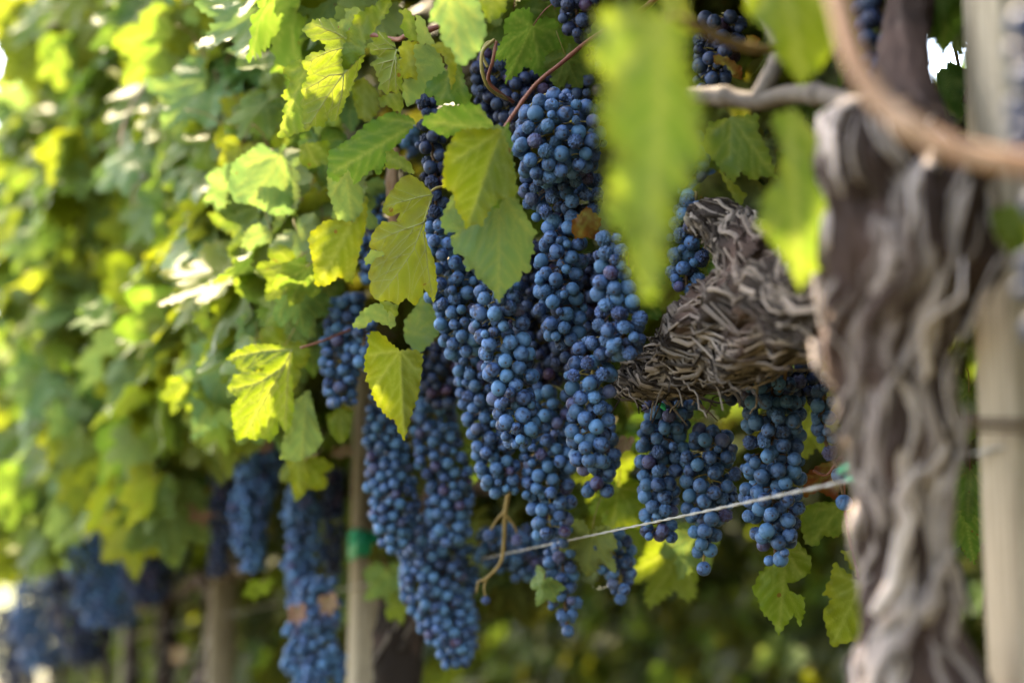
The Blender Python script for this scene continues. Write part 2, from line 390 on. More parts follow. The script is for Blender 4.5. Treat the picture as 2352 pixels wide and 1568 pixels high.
def leaf_flat(poly, prim, grid, amp, spacing, step, rs, vspace=0.011):
    "flat leaf: vertices, triangles, distance to veins and rim"
    bd = toothed(poly, amp, spacing, step, rs); 
    prim = [densify(p) for p in prim]; sec = side_veins(prim, poly, vspace, rs)
    lo = bd.min(0); hi = bd.max(0)
    gx, gy = np.meshgrid(np.arange(lo[0], hi[0], grid), np.arange(lo[1], hi[1], grid * 0.866)); gx = gx + (np.arange(gx.shape[0]) % 2)[:, None] * grid / 2
    g = np.stack([gx.ravel(), gy.ravel()], 1) + rs.normal(0, grid * .06, (gx.size, 2))
    g = g[inpoly(g[:, 0], g[:, 1], bd)]
    db = segdist(g, [np.vstack([bd, bd[:1]])]) if len(g) else np.zeros(0)
    g = g[db > grid * 0.45]
    allp = np.vstack([bd, g]); nb = len(bd)
    vs, es, fs, *_ = geometry.delaunay_2d_cdt([Vector(p) for p in allp], [(i, (i + 1) % nb) for i in range(nb)], [], 1, 1e-7)
    V = np.array([tuple(v) for v in vs]); F = [tuple(f) for f in fs if len(f) == 3]
    F = np.array(F); c = V[F].mean(1); F = F[inpoly(c[:, 0], c[:, 1], bd)]
    dv1 = segdist(V, prim); dv2 = segdist(V, sec) if sec else dv1 + .01
    de = segdist(V, [np.vstack([bd, bd[:1]])])
    return V, F, prim, sec, dv1, dv2, de
def relief(dv1, dv2):
    return 0.0022 * np.exp(-dv1 / 0.0045) + 0.0012 * np.exp(-dv2 / 0.003)
# generic five-lobed toothed vine leaf, unit length 1 from petiole to tip
HALF = [(0.0, 1.0), (0.10, 0.84), (0.17, 0.70), (0.16, 0.60), (0.28, 0.66), (0.45, 0.68), (0.53, 0.60), (0.50, 0.45), (0.44, 0.33), (0.34, 0.24), (0.46, 0.20), (0.53, 0.06), (0.46, -0.10), (0.32, -0.20), (0.18, -0.22), (0.06, -0.12), (0.015, -0.01)]
def generic_leaf(i, size, grid, mats, lod):
    rs = np.random.default_rng(100 + i)
    k = rs.uniform(0.0, 1.0); sx = rs.uniform(0.88, 1.12)
    rt = [(x * sx * rs.uniform(.94, 1.06) * (1 + .25 * k * (1 if j in (3, 9) else 0)), y + rs.normal(0, .015)) for j, (x, y) in enumerate(HALF)]
    lf = [(-x * rs.uniform(.92, 1.08), y + rs.normal(0, .015)) for (x, y) in rt[1:]]
    poly = np.array(rt + lf[::-1]) * size
    tips = [(0, 1), (0.50, 0.63), (-0.48, 0.63), (0.48, -0.02), (-0.46, -0.02)]
    prim = [[(0, 0), (tx * .5 * size, ty * .46 * size), (tx * .92 * size, ty * .92 * size)] for tx, ty in tips]
    V, F, prim, sec, dv1, dv2, de = leaf_flat(poly, prim, grid, size * (0.065 if lod else 0.05), size * .10, grid * .55 if lod else grid * .7, rs, size * .14)
    x = V[:, 0] / size; y = V[:, 1] / size
    fold = rs.uniform(0.1, 0.75); droop = rs.uniform(-0.1, 0.45); tw = rs.uniform(-.35, .35)
    z = -fold * np.abs(x) ** 1.25 * .8 - droop * np.maximum(y, 0) ** 2 * .6 + tw * x * y + 0.05 * np.sin(9 * x + i) * np.cos(8 * y + i * 2) + 0.03 * np.sin(17 * y + i) * np.abs(x)
    if i % 3 == 0: z = -z * .6
    edgew = np.exp(-de / (size * .07)); z = z + 0.018 * edgew * np.sin(13 * np.arctan2(y - .3, x) + i)
    Z = z * size - relief(dv1, dv2) * (size / .11)
    return np.column_stack([V, Z]), F, {'vein': np.clip(np.exp(-dv1 / .0016) + .6 * np.exp(-dv2 / .0012), 0, 1), 'edge': np.exp(-de / (size * .1))}
NP_ = 12
PROTO_HI = [generic_leaf(i, 0.11, 0.0045, None, 1) for i in range(NP_)]
PROTO_LO = [generic_leaf(i + 40, 0.11, 0.0085, None, 0) for i in range(8)]
LM = [LEAF_Y, LEAF_G, LEAF_P, LEAF_SHADE]
def petiole_geo():
    a = Acc(); tube(a, [(0, 0, 0), (0, -.02, .004), (0, -.045, .018), (0, -.06, .04)], .0011, 6, 5); return np.concatenate(a.V), np.concatenate(a.T), np.concatenate(a.Qd)
PETV, PETT, PETQ = petiole_geo()
LEAFMESH = {}
for i, (V, F, A) in enumerate(PROTO_HI):
    for j, m in enumerate(LM[:3]):
        n0 = len(V); VV = np.vstack([V, PETV]); T = np.vstack([F, PETT + n0]); Qd = PETQ + n0
        LEAFMESH[i, j] = mk("leaf", VV, [T, Qd], [m, STEM_R if i % 2 else STEM_G], True, [0] * len(F) + [1] * (len(PETT) + len(PETQ)),
                            attrs={k: np.concatenate([v, np.zeros(len(PETV))]) for k, v in A.items()})
def leaf_matrix(pos, face, down, size=1.0, roll=0.0):
    "petiole at pos, tip along down, upper surface along face"
    y = down.normalized(); z = (face - y * face.dot(y)).normalized(); x = y.cross(z)
    M = Matrix((x, y, z)).transposed()
    M = M @ Matrix.Rotation(roll, 3, 'Y')
    return Matrix.Translation(pos) @ M.to_4x4() @ Matrix.Scale(size, 4)
def rand_leaf_matrix(pos, sz=None):
    face = (RN * random.uniform(.2, 1.1) + Vector((0, 0, 1)) * random.uniform(0.1, 1.0) + RD * random.gauss(-.25, .8))
    down = Vector((0, 0, -1)) + RN * random.gauss(.3, .5) + RD * random.gauss(0, .6)
    return leaf_matrix(pos, face, down, sz or random.choice((random.uniform(.45, .8), random.uniform(.75, 1.2), random.uniform(.8, 1.1))), random.gauss(0, .5))
def merged_leaves(mats4, protos, name, which=(5, 4, 3)):
    "many leaves as one mesh, three colour materials"
    bym = {}
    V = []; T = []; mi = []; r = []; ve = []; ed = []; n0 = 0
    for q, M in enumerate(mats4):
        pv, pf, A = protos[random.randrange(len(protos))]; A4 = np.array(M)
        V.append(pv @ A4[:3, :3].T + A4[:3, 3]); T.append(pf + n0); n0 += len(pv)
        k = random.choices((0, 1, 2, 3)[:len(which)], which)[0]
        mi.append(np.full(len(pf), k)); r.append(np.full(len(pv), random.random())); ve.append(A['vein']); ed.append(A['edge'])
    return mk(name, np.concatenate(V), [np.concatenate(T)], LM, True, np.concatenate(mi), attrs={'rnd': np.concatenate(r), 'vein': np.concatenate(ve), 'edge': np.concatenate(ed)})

def trace(crop, pts):
    ox, oy, s = crop
    return [((ox + x / s) / 1.0884, (oy + y / s) / 1.0884) for x, y in pts]
CA = (860, 380, 3.485); CB = (680, 0, 3.92); CC = (700, 0, 1.8233); CD = (1400, 0, 1.8233); CE = (500, 700, 3.485); CF = (1500, 850, 1.829); CG = (0, 0, 1.8233)
HID = [0]
def hero_leaf(parent, crop, pts, pet, tip, d, mat, tilt=(0, 0), cup=0.0, fold=0.0, veins=None, petiole=None, vtube=False, grid=0.0032, flip=False, label=None, wav=.004, petmat=None, amp=.0024):
    "a leaf traced at its own distance: tilt is metres of depth per metre across / down the leaf"
    HID[0] += 1; rs = np.random.default_rng(500 + HID[0])
    tr = trace(crop, pts); pt = trace(crop, [pet])[0]; tp = trace(crop, [tip])[0]; s = ppm(d)
    loc = lambda p: ((p[0] - pt[0]) / s, -(p[1] - pt[1]) / s)
    poly = np.array([loc(p) for p in tr])
    if veins: prim = [[loc(p) for p in trace(crop, v)] for v in veins]
    else:
        t = np.array(loc(tp)); prim = [[(0, 0), tuple(t * .5), tuple(t * .93)]]; c = t
        for a, l in ((38, .62), (-38, .62), (85, .42), (-85, .42)):
            v = np.array([c[0] * math.cos(R(a)) - c[1] * math.sin(R(a)), c[0] * math.sin(R(a)) + c[1] * math.cos(R(a))]) * l
            k = 1.0
            while k > .25 and not inpoly(v[0] * k, v[1] * k, poly)[0]: k -= .1
            if k > .3: prim.append([(0, 0), tuple(v * k * .5), tuple(v * k * .9)])
    V, F, prim, sec, dv1, dv2, de = leaf_flat(poly, prim, grid, amp, .0065, min(grid * .5, .0016), rs)
    t = np.array(loc(tp)); tl = np.hypot(*t); t = t / tl; nrm = np.array([-t[1], t[0]]); ph = rs.uniform(0, 6)
    def depth(X, dv1, dv2, de):
        u = X @ t / tl; v = X @ nrm
        z = tilt[0] * X[:, 0] - tilt[1] * X[:, 1] + cup * (u - .4) ** 2 * tl + fold * np.abs(v) + wav * np.sin(v * 70 + ph + u * 4) * (0.3 + np.abs(v) * 12) + wav * .5 * np.exp(-de / .006) * np.sin(X[:, 0] * 300 + X[:, 1] * 260 + ph)
        z2 = z + (1 if not flip else -1) * relief(dv1, dv2) * 1.0
        return z2
    z = depth(V, dv1, dv2, de)
    def wp(X, z):
        px = pt[0] + X[0] * s; py = pt[1] - X[1] * s; return Q(px, py, d + z)
    W = np.array([tuple(wp(x, zz)) for x, zz in zip(V, z)])
    org = wp((0, 0), 0.0); W = W - np.array(org)
    Fo = F if not flip else F[:, ::-1]
    me = mk("leaf", W, [Fo], [mat], True, attrs={'vein': np.clip(np.exp(-dv1 / .0016) + .6 * np.exp(-dv2 / .0012), 0, 1), 'edge': np.exp(-de / .010)})
    o = link("leaf", me, parent, Matrix.Translation(org))
    if label: o['label'] = label
    if vtube:
        a = Acc()
        for grp, r0 in ((prim, .00075), (sec, .00032)):
            for ln in grp:
                ln = np.asarray(ln)[::2] if len(ln) > 5 else np.asarray(ln)
                if len(ln) < 2: continue
                e1 = segdist(ln, prim); e2 = segdist(ln, sec); e3 = segdist(ln, [np.vstack([poly, poly[:1]])]); zz = depth(ln, e1, e2, e3)
                pp = [wp(x, q - .0001) - org for x, q in zip(ln, zz)]
                tube(a, pp, list(np.linspace(r0, r0 * .3, len(pp))), len(pp) - 1, 5)
        link("vein", a.mesh("vein", VEIN), o, Matrix.Translation(org))
    if petiole:
        a = Acc(); pp = [Q(*p) - org for p in petiole]; tube(a, pp, [.0014] + [.0013] * (len(pp) - 2) + [.0016], len(pp) * 5, 7)
        link("petiole", a.mesh("petiole", petmat or STEM_R), o, Matrix.Translation(org))
    return o
def place_leaf(parent, a, b, d, dd=0.0, roll=0.0, m=0, i=None, label=None, under=False):
    "generic leaf with petiole at picture point a, tip at b"
    p = Q(a[0], a[1], d); q = Q(b[0], b[1], d + dd); y = q - p
    face = (EYE - p).normalized() * (-1 if under else 1)
    M = leaf_matrix(p, face, y, y.length / .11, roll)
    o = link("leaf", LEAFMESH[i if i is not None else random.randrange(NP_), m], parent, M)
    if label: o['label'] = label
    return o

# ---------------------------------------------------------------- grapes
def ico(sub):
    import bmesh
    bm = bmesh.new(); bmesh.ops.create_icosphere(bm, subdivisions=sub, radius=1.0)
    V = np.array([tuple(v.co) for v in bm.verts]); F = np.array([[v.index for v in f.verts] for f in bm.faces]); bm.free(); return V, F
ICO4, ICOF4 = ico(5); ICO2, ICOF2 = ico(3)
def grape_shape(i, shriv, V0):
    V = V0.copy(); s = i * 3.7
    out = []
    for v in V:
        x = Vector(v); k = 1 + .03 * noise.noise(x * 1.3 + Vector((s, 0, 0)))
        if shriv:
            r = noise.noise(x * 2.3 + Vector((0, s, 0))); r2 = noise.noise(Vector((x.x * 4.5, x.y * 4.5, x.z * 1.6)) + Vector((s, s, 0)))
            k += shriv * (-(abs(r2) < .18) * .04 - .30 * (1 - min(1, abs(r) * 3.2)) * .5 - .22 * (1 - min(1, abs(r2) * 3)) * .5 + .08 * r)
        polar = max(0, (-x.z - .955) / .045); k -= .05 * polar        # blossom scar dimple
        out.append(x * k)
    V = np.array([tuple(q) for q in out]); V[:, 2] *= 1.04
    scar = np.clip((-V0[:, 2] - .985) / .008, 0, 1)
    return V, scar
GV = [grape_shape(i, 0, ICO4) for i in range(4)] + [grape_shape(i + 9, 1.0, ICO4) for i in range(4)] + [grape_shape(i + 20, .35, ICO4) for i in range(2)]
GMESH = {}
for i, (V, sc_) in enumerate(GV):
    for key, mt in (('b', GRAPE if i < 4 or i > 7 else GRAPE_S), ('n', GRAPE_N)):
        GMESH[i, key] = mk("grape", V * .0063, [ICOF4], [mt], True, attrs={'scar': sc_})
GLO = [(grape_shape(i, 0 if i < 3 else .8, ICO2)[0]) for i in range(5)]
def cluster(name_label, group, spine, rad, d, n_parts=70, berry=.0066, shriv=.12, dark=False, sparse=0.0, solid=False, lumps=.25, stem_to=None, seed=0, cat="grapes", squash=1.0):
    """bunch of grapes: spine = [(x, y, depth offset)...] in picture points, rad = radii in picture units;
    berries packed on shells round the spine; berries turned to the camera's side become parts of their own"""
    rs = random.Random(seed * 13 + 5)
    pts = [Q(x, y, d + (z[0] if z else 0)) for x, y, *z in spine]; rr = [r / ppm(d) for r in rad]
    P, ro = smooth_path(pts, rr, 24); fr = frames(P)
    root = empty("grape_bunch", P[0], name_label, cat, group)
    tov = (EYE - P[12]).normalized(); B = []
    cell = {}; cs = berry * 2.3
    def ok(p, r):
        c = (int(p.x // cs), int(p.y // cs), int(p.z // cs))
        for i in (-1, 0, 1):
            for j in (-1, 0, 1):
                for k in (-1, 0, 1):
                    for q, qr in cell.get((c[0] + i, c[1] + j, c[2] + k), ()):
                        if (q - p).length < (qr + r) * .92: return False
        cell.setdefault(c, []).append((p, r)); return True
    tot = sum((P[i + 1] - P[i]).length for i in range(24))
    for sh, cnt in ((1.0, 2600), (.45, 700)):
        for _ in range(int(cnt * max(.5, tot / .12))):
            f = rs.random() * 24; i = min(int(f), 23); tt = f - i; p = P[i].lerp(P[i + 1], tt); R0 = ro[i] * (1 - tt) + ro[i + 1] * tt; t, a, b = fr[i]
            an = rs.random() * 2 * math.pi; dr = a * math.cos(an) + b * math.sin(an)
            lump = 1 + lumps * noise.noise(Vector((dr.x * 1.5, dr.y * 1.5, f * .35 + seed * 5)))
            small = rs.random() < .05
            r = berry * (rs.uniform(.55, .8) if small else rs.uniform(.92, 1.12))
            q = p + dr * max(0, R0 * lump * sh - r) 
            if sparse and noise.noise(q * 38 + Vector((seed, 0, 0))) < sparse - .55: continue
            if ok(q, r): B.append((q, r, dr, sh))
    # camera side first
    B.sort(key=lambda b: -(b[2].dot(tov) + (0 if b[3] == 1 else -2)))
    np_ = 0 if solid else min(n_parts, len(B)); acc = Acc()
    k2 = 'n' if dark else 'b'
    for j, (q, r, dr, sh) in enumerate(B):
        ax = (dr * .9 + Vector((0, 0, -1)) * .7 + Vector((rs.gauss(0, .4), rs.gauss(0, .4), rs.gauss(0, .4)))).normalized()
        rot = (-ax).to_track_quat('Z', 'Y').to_matrix() @ Matrix.Rotation(rs.random() * 6.28, 3, 'Z')
        sv = rs.random() < shriv
        if j < np_:
            gi = rs.choice((4, 5, 6, 7)) if sv else (rs.choice((0, 1, 2, 3)) if rs.random() < .8 else rs.choice((8, 9)))
            M = Matrix.Translation(q) @ (rot * (r / .0063)).to_4x4() @ Matrix.Diagonal((rs.uniform(.96, 1.04), rs.uniform(.96, 1.04), 1, 1))
            link("grape", GMESH[gi, k2], root, M)
        else:
            A = np.array(rot) * r; g = GLO[rs.choice((3, 4)) if sv else rs.choice((0, 1, 2))]
            acc.add(g @ A.T + np.array(q - P[0]), ICOF2, None, None, rs.random())
    if acc.V:
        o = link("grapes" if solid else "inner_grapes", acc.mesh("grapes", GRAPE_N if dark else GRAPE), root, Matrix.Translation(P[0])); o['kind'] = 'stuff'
    # stalk with pedicels
    sa = Acc(); off = -P[0]
    sp = [p + off for p in P[::3]]
    if stem_to: sp = [Q(*q_) + off for q_ in stem_to] + sp
    tube(sa, sp, [.0017] * (len(sp) - 1) + [.0007], len(sp) * 3, 6)
    for j, (q, r, dr, sh) in enumerate(B[:160 if not solid else 40]):
        near = min(P, key=lambda p_: (p_ - q).length_squared); near = near + Vector((0, 0, .006))
        tube(sa, [near + off, (near * .45 + q * .55) + Vector((0, 0, .002)) + off, q - dr * r * .6 + off], [.0010, .0006, .0008], 4, 4, cap=False)
    link("stalk", sa.mesh("stalk", STEM_G if seed % 2 else STEM_B), root, Matrix.Translation(P[0]))
    return root

# ================================================================ the setting
def grid_sheet(name, x0, x1, y0, y1, nx, ny, zf, mat):
    X, Y = np.meshgrid(np.linspace(x0, x1, nx), np.linspace(y0, y1, ny)); Z = zf(X, Y)
    V = np.column_stack([X.ravel(), Y.ravel(), Z.ravel()])
    Qd = [[j * nx + i, j * nx + i + 1, (j + 1) * nx + i + 1, (j + 1) * nx + i] for j in range(ny - 1) for i in range(nx - 1)]
    return link(name, mk(name, V, [np.array(Qd)], mat))
tag(grid_sheet("ground", -150, 150, -60, 300, 121, 145, lambda X, Y: .02 * np.sin(X * 1.7) * np.cos(Y * 1.3), SOIL), kind='structure')
HILLM = simple_mat("distant_hill", (0.06, 0.08, 0.03), (0.14, 0.13, 0.06), .2, 0.9, 0.0)
tag(grid_sheet("hills", -150, 150, 120, 300, 60, 40, lambda X, Y: -1 + np.maximum(0, (Y - 122) / 178) ** .7 * (14 + 5 * np.sin(X * .05) + 3 * np.sin(X * .13 + 1)), HILLM), kind='structure')

# ================================================================ the vines of the row
VG = 'grapevines of the row'
def vine(s, label, group=VG, t=0.0):
    p = row(s, t, 0); return empty("grapevine", p, label, "grapevine", group)
def trunk_and_arms(root, s, t, rad, hgt, seed, mat=None):
    b = row(s, t, 0); top = row(s, t, hgt); a = Acc(); rnd = random.Random(seed)
    pts = [b + Vector((0, 0, -.03))] + [b.lerp(top, f) + Vector((rnd.gauss(0, .015), rnd.gauss(0, .015), 0)) for f in (.2, .4, .6, .8)] + [top]
    P, ro, fr = tube(a, pts, [rad * 1.4, rad * 1.05, rad * .9, rad, rad * 1.15, rad * .9], 60, 22, barkdisp(seed, .25))
    shag(a, P, ro, fr, 60, .14, .012, .012)
    link("trunk", a.mesh("trunk", mat or BARK), root)
    for sg in (-1, 1):
        a = Acc(); pts = [top + Vector((0, 0, -.03)), row(s + sg * .18, t + rnd.gauss(0, .02), hgt + .05), row(s + sg * .45, t + rnd.gauss(0, .02), hgt + .04), row(s + sg * .78, t, hgt + .05)]
        P, ro, fr = tube(a, pts, [rad * .8, rad * .6, rad * .5, rad * .35], 40, 14, barkdisp(seed + sg, .22)); shag(a, P, ro, fr, 40, .1, .01, .01)
        link("arm", a.mesh("arm", mat or BARK), root)
def post(s, t, w, h, rz, label, lean=0.0):
    a = Acc(); b = w / 2; c = .004
    sec = [(-b + c, -b), (b - c, -b), (b, -b + c), (b, b - c), (b - c, b), (-b + c, b), (-b, b - c), (-b, -b + c)]
    nz = 40; V = []; Qd = []
    for k in range(nz + 1):
        z = h * k / nz
        for x, y in sec: V.append((x * (1 + .02 * noise.noise(Vector((x * 40, z * 3, s)))), y, z))
    for k in range(nz):
        for j in range(8): Qd.append([k * 8 + j, k * 8 + (j + 1) % 8, k * 8 + 8 + (j + 1) % 8, k * 8 + 8 + j])
    V.append((0, 0, h + .003)); T = [[nz * 8 + j, nz * 8 + (j + 1) % 8, len(V) - 1] for j in range(8)]
    a.add(V, T, Qd); p = row(s, t, -.05)
    o = link("post", a.mesh("post", POSTM, False), None, Matrix.Translation(p) @ Matrix.Rotation(lean, 4, 'Y') @ Matrix.Rotation(rz, 4, 'Z'))
    return tag(o, label, "post", "square wooden posts of the row")

BOUND = [(0, 800), (300, 640), (450, 640), (650, 720), (800, 700), (1000, 560), (1568, 560)]
def bound(y):
    for (a, xa), (b, xb) in zip(BOUND, BOUND[1:]):
        if a <= y <= b: return xa + (xb - xa) * (y - a) / (b - a)
    return 800 if y < 0 else 560
HOLE = [(2120, 60), (2300, 60), (2300, 270), (2150, 270)]
YB = [(-500, 1330), (180, 1340), (300, 1280), (430, 1210), (520, 1050), (640, 990), (720, 900), (900, 700), (2400, 700)]
def canopy(root, s0, s1, count, parts, front=True, lo=0.80, hi=1.95, t0=.06, t1=.42, seed=0, extra=None):
    """front canopy: leaves hanging in a curtain on the camera's side; extra = more leaf positions"""
    st = random.getstate(); random.seed(1000 + seed); mats4 = []
    tries = 0
    while len(mats4) < count and tries < count * 30:
        tries += 1
        s = random.uniform(s0, s1); u = random.random()
        t = t0 + (t1 - t0) * (u ** .6); 
        wave = .10 * noise.noise(Vector((s * 2.1, 3.3, 0))) + .05 * noise.noise(Vector((s * 6, 1, 2)))
        z = random.uniform(lo + wave + (0.12 if t < .15 else 0), hi)
        t += min(.24, max(0, s - 1.0) * .22) * u
        if noise.noise(Vector((s * 3.6, t * 5, z * 3.6))) < -.10: continue
        p = row(s, t + wave * .5, z); c = p + Vector((0, 0, -.05)); x, y, d = proj(c)
        if d < 1.42 + max(0, 680 - x) / 680 * 1.75 and -400 < x: continue
        if x > bound(y) - 15000 / max(ppm(d) * .05, 1) * .05 and -120 < y < 1700: continue
        if y > np.interp(x, [q[0] for q in YB], [q[1] for q in YB]) - .03 * ppm(d): continue
        mats4.append(rand_leaf_matrix(p))
    if extra: mats4 += extra
    def size_seen(M):
        x, y, d = proj(M.translation)
        if not (-60 < x < 2400 and -120 < y < 1600): return 99
        tt = (M.translation - ROW0).dot(RN)
        return d - tt * 2
    mats4.sort(key=size_seen)
    for M in mats4[:parts]:
        k = random.choices((0, 1, 2), (5, 4, 3))[0]; link("leaf", LEAFMESH[random.randrange(NP_), k], root, M)
    if mats4[parts:]:
        o = link("foliage", merged_leaves(mats4[parts:], PROTO_LO, "foliage"), root); o['kind'] = 'stuff'
    random.setstate(st)
def back_leaves(s0, s1, n, seed, t0=-.42, t1=-.02, lo=.95, hi=2.0, hole=True, cond=None):
    rs = random.Random(seed); out = []
    for _ in range(n * 6):
        if len(out) >= n: break
        s = rs.uniform(s0, s1); t = rs.uniform(t0, t1); z = rs.uniform(lo, hi); p = row(s, t, z); x, y, d = proj(p + Vector((0, 0, -.04)))
        if d < .75 and -100 < x < 2450 and -100 < y < 1700 and d > 0: continue
        if 785 < x < 905 and y > 900 and d < 2.62: continue
        r = .07 * ppm(max(d, .1))
        if hole and HOLE[0][0] - r * .8 < x < HOLE[1][0] + r * .8 and 60 - r * .6 < y < 230 + r * .5: continue
        if cond and not cond(x, y, d): continue
        M = rand_leaf_matrix(p); out.append(M)
    return out

# ---- nearest vine
V0 = vine(-.05, "nearest grapevine, with the thick pale peeling trunk beside the right-hand post")
a = Acc()
TP = [(2110, 2900, .84), (2110, 2000, .80), (2110, 1640, .80), (2098, 1450, .80), (2092, 1300, .80), (2075, 1120, .80), (2062, 950, .80), (2048, 780, .80), (2066, 610, .80), (2072, 470, .81), (2030, 360, .82), (1985, 275, .82), (1975, 240, .82)]
TR = [.045, .040, .036, .024, .0185, .022, .026, .030, .038, .040, .034, .025, .008]
P, ro, fr = tube(a, [Q(*p) for p in TP], TR, 260, 120, barkdisp(3, .44, 5, 4))
shag(a, P, ro, fr, 120, .22, .009, .016, .10, 1.0, .1, .95, barkdisp(3, .44, 5, 4))
P_k, r_k, f_k = tube(a, [Q(2060, 520, .81), Q(2010, 430, .79), Q(1972, 350, .78), Q(1965, 290, .78), Q(1975, 250, .785)], [.026, .024, .021, .015, .005], 60, 60, barkdisp(17, .55, 5, 3))
shag(a, P_k, r_k, f_k, 60, .07, .007, .006, .2)
tube(a, [Q(2160, 430, .86), Q(2105, 290, .9), Q(2075, 120, .95), Q(2090, -40, 1.0), Q(2090, -300, 1.0)], [.030, .017, .015, .015, .015], 60, 30, barkdisp(11, .3))
link("trunk", a.mesh("trunk", BARK_T), V0)
a = Acc()
P, ro, fr = tube(a, [Q(2010, 660, .88), Q(1900, 680, .98), Q(1810, 700, 1.08), Q(1720, 735, 1.17), Q(1630, 785, 1.24), Q(1540, 840, 1.29), Q(1460, 870, 1.33), Q(1435, 872, 1.35)], [.024, .028, .034, .042, .037, .026, .014, .005], 220, 120, barkdisp(21, .34, 7, 7))
shag(a, P, ro, fr, 420, .16, .0042, .008, .30, 1.0, .15, .97, barkdisp(21, .34, 7, 7))
shag(a, P, ro, fr, 130, .06, .0026, .020, .35, 1.0, .45, 1.0, barkdisp(21, .34, 7, 7))
P2, ro2, fr2 = tube(a, [Q(1800, 640, 1.12), Q(1740, 590, 1.16), Q(1690, 540, 1.19), Q(1640, 505, 1.2), Q(1592, 505, 1.21)], [.034, .026, .019, .015, .009], 90, 50, barkdisp(33, .35, 8, 9))
shag(a, P2, ro2, fr2, 140, .07, .0040, .007, .25, 1.0, .0, 1.0, barkdisp(33, .35, 8, 9))
def strip(pts, w0, w1, up=None):
    PP, _ = smooth_path([Q(*p) for p in pts], [1] * len(pts), 16)
    ribbon(a, PP, [w0 + (w1 - w0) * (i / 16) + .002 * math.sin(i * 1.1) * (w0 > .005) for i in range(17)], [(EYE - PP[0]).normalized()] * 17, .0011, random.uniform(.5, 1))
strip([(1740, 740, 1.12), (1752, 800, 1.13), (1757, 845, 1.14), (1742, 878, 1.13)], .008, .005)
strip([(1715, 750, 1.12), (1722, 790, 1.14), (1712, 830, 1.15)], .005, .003)
strip([(1830, 700, 1.05), (1852, 735, 1.06), (1868, 770, 1.06)], .005, .002)
strip([(1650, 545, 1.17), (1655, 590, 1.17), (1648, 640, 1.18)], .008, .003)
strip([(1540, 700, 1.22), (1580, 760, 1.20), (1600, 800, 1.19), (1615, 850, 1.19)], .008, .006)
strip([(1590, 745, 1.16), (1680, 715, 1.12), (1760, 690, 1.06), (1830, 660, 1.02)], .004, .006)
strip([(1600, 905, 1.25), (1640, 885, 1.22), (1690, 905, 1.2), (1700, 935, 1.2)], .004, .002)
strip([(1560, 880, 1.27), (1600, 900, 1.26), (1590, 930, 1.26)], .003, .002)
link("arm", a.mesh("arm", BARK), V0)
def limb(root, name, pts, rad, mat, n=None, sides=10, rough=.06, seed=1):
    a = Acc(); PP = [Q(*p) for p in pts]; tube(a, PP, rad, n, sides, lambda an, ln, p: 1 + rough * noise.noise(p * 60 + Vector((seed, 0, 0))) + .26 * max(0, 1 - abs((ln % .075) - .037) / .008) ** 1.5); 
    return link(name, a.mesh(name, mat), root)
limb(V0, "cane", [(1900, -120, .66), (1925, -30, .64), (1945, 80, .63), (1985, 180, .62), (2050, 262, .61), (2150, 325, .60), (2260, 362, .59), (2400, 385, .58)], .0052, CANE, 80, 14)['label'] = "orange-brown cane arching past the trunk"
limb(V0, "cane", [(1560, 225, 1.02), (1650, 222, 1.0), (1740, 232, .98), (1830, 215, .96), (1920, 225, .93), (1990, 260, .88)], .0065, CANE_G, 60, 12, .15)
limb(V0, "cane", [(1740, 232, .98), (1770, 170, .98), (1790, 120, 1.0), (1770, 60, 1.02), (1700, -40, 1.05)], [.007, .006, .005, .006, .005], CANE_G, 50, 12, .2)
limb(V0, "cane", [(1540, 40, .74), (1600, 62, .80), (1660, 90, .86), (1730, 112, .92), (1790, 110, .98)], .0030, CANE_Y, 40, 10)
limb(V0, "cane", [(1155, 302, 1.20), (1180, 262, 1.21), (1230, 195, 1.23), (1290, 145, 1.25), (1365, 85, 1.28), (1480, 20, 1.3), (1560, -60, 1.3)], [.0022, .0017, .0017, .0019, .002, .003, .003], STEM_R, 60, 9)
limb(V0, "cane", [(2190, 100, 1.25), (2205, 160, 1.25), (2222, 205, 1.25), (2235, 260, 1.25)], .0014, STEM_B, 20, 6)
limb(V0, "tendril", [(1120, 155, 1.28), (1108, 125, 1.28), (1118, 100, 1.28), (1140, 95, 1.28)], .0014, STEM_G, 24, 7)
limb(V0, "tendril", [(1140, 95, 1.28), (1132, 140, 1.28), (1122, 185, 1.29), (1150, 215, 1.30), (1180, 235, 1.32)], .0016, STEM_R, 24, 7)
limb(V0, "tendril", [(1135, 92, 1.28), (1108, 120, 1.27), (1108, 165, 1.27), (1125, 205, 1.28), (1165, 228, 1.31)], .0016, STEM_G, 24, 7)
limb(V0, "cane", [(770, 60, 1.4), (900, 90, 1.38), (935, 82, 1.36), (1010, 60, 1.36), (1100, 10, 1.36), (1200, -60, 1.36)], .0024, STEM_R, 40, 8)
limb(V0, "cane", [(905, 340, 1.55), (900, 430, 1.55), (905, 520, 1.55), (900, 620, 1.55)], .006, CANE, 30, 10)
limb(V0, "cane", [(1868, 1080, 1.25), (1900, 1090, 1.25), (1935, 1050, 1.24), (1940, 1160, 1.24), (1952, 1240, 1.23), (1972, 1330, 1.22)], .0013, STEM_R, 40, 7)
limb(V0, "cane", [(1790, 790, 1.24), (1805, 850, 1.25), (1790, 900, 1.26)], .0016, STEM_B, 20, 7)

H = lambda *a, **k: hero_leaf(V0, *a, **k)
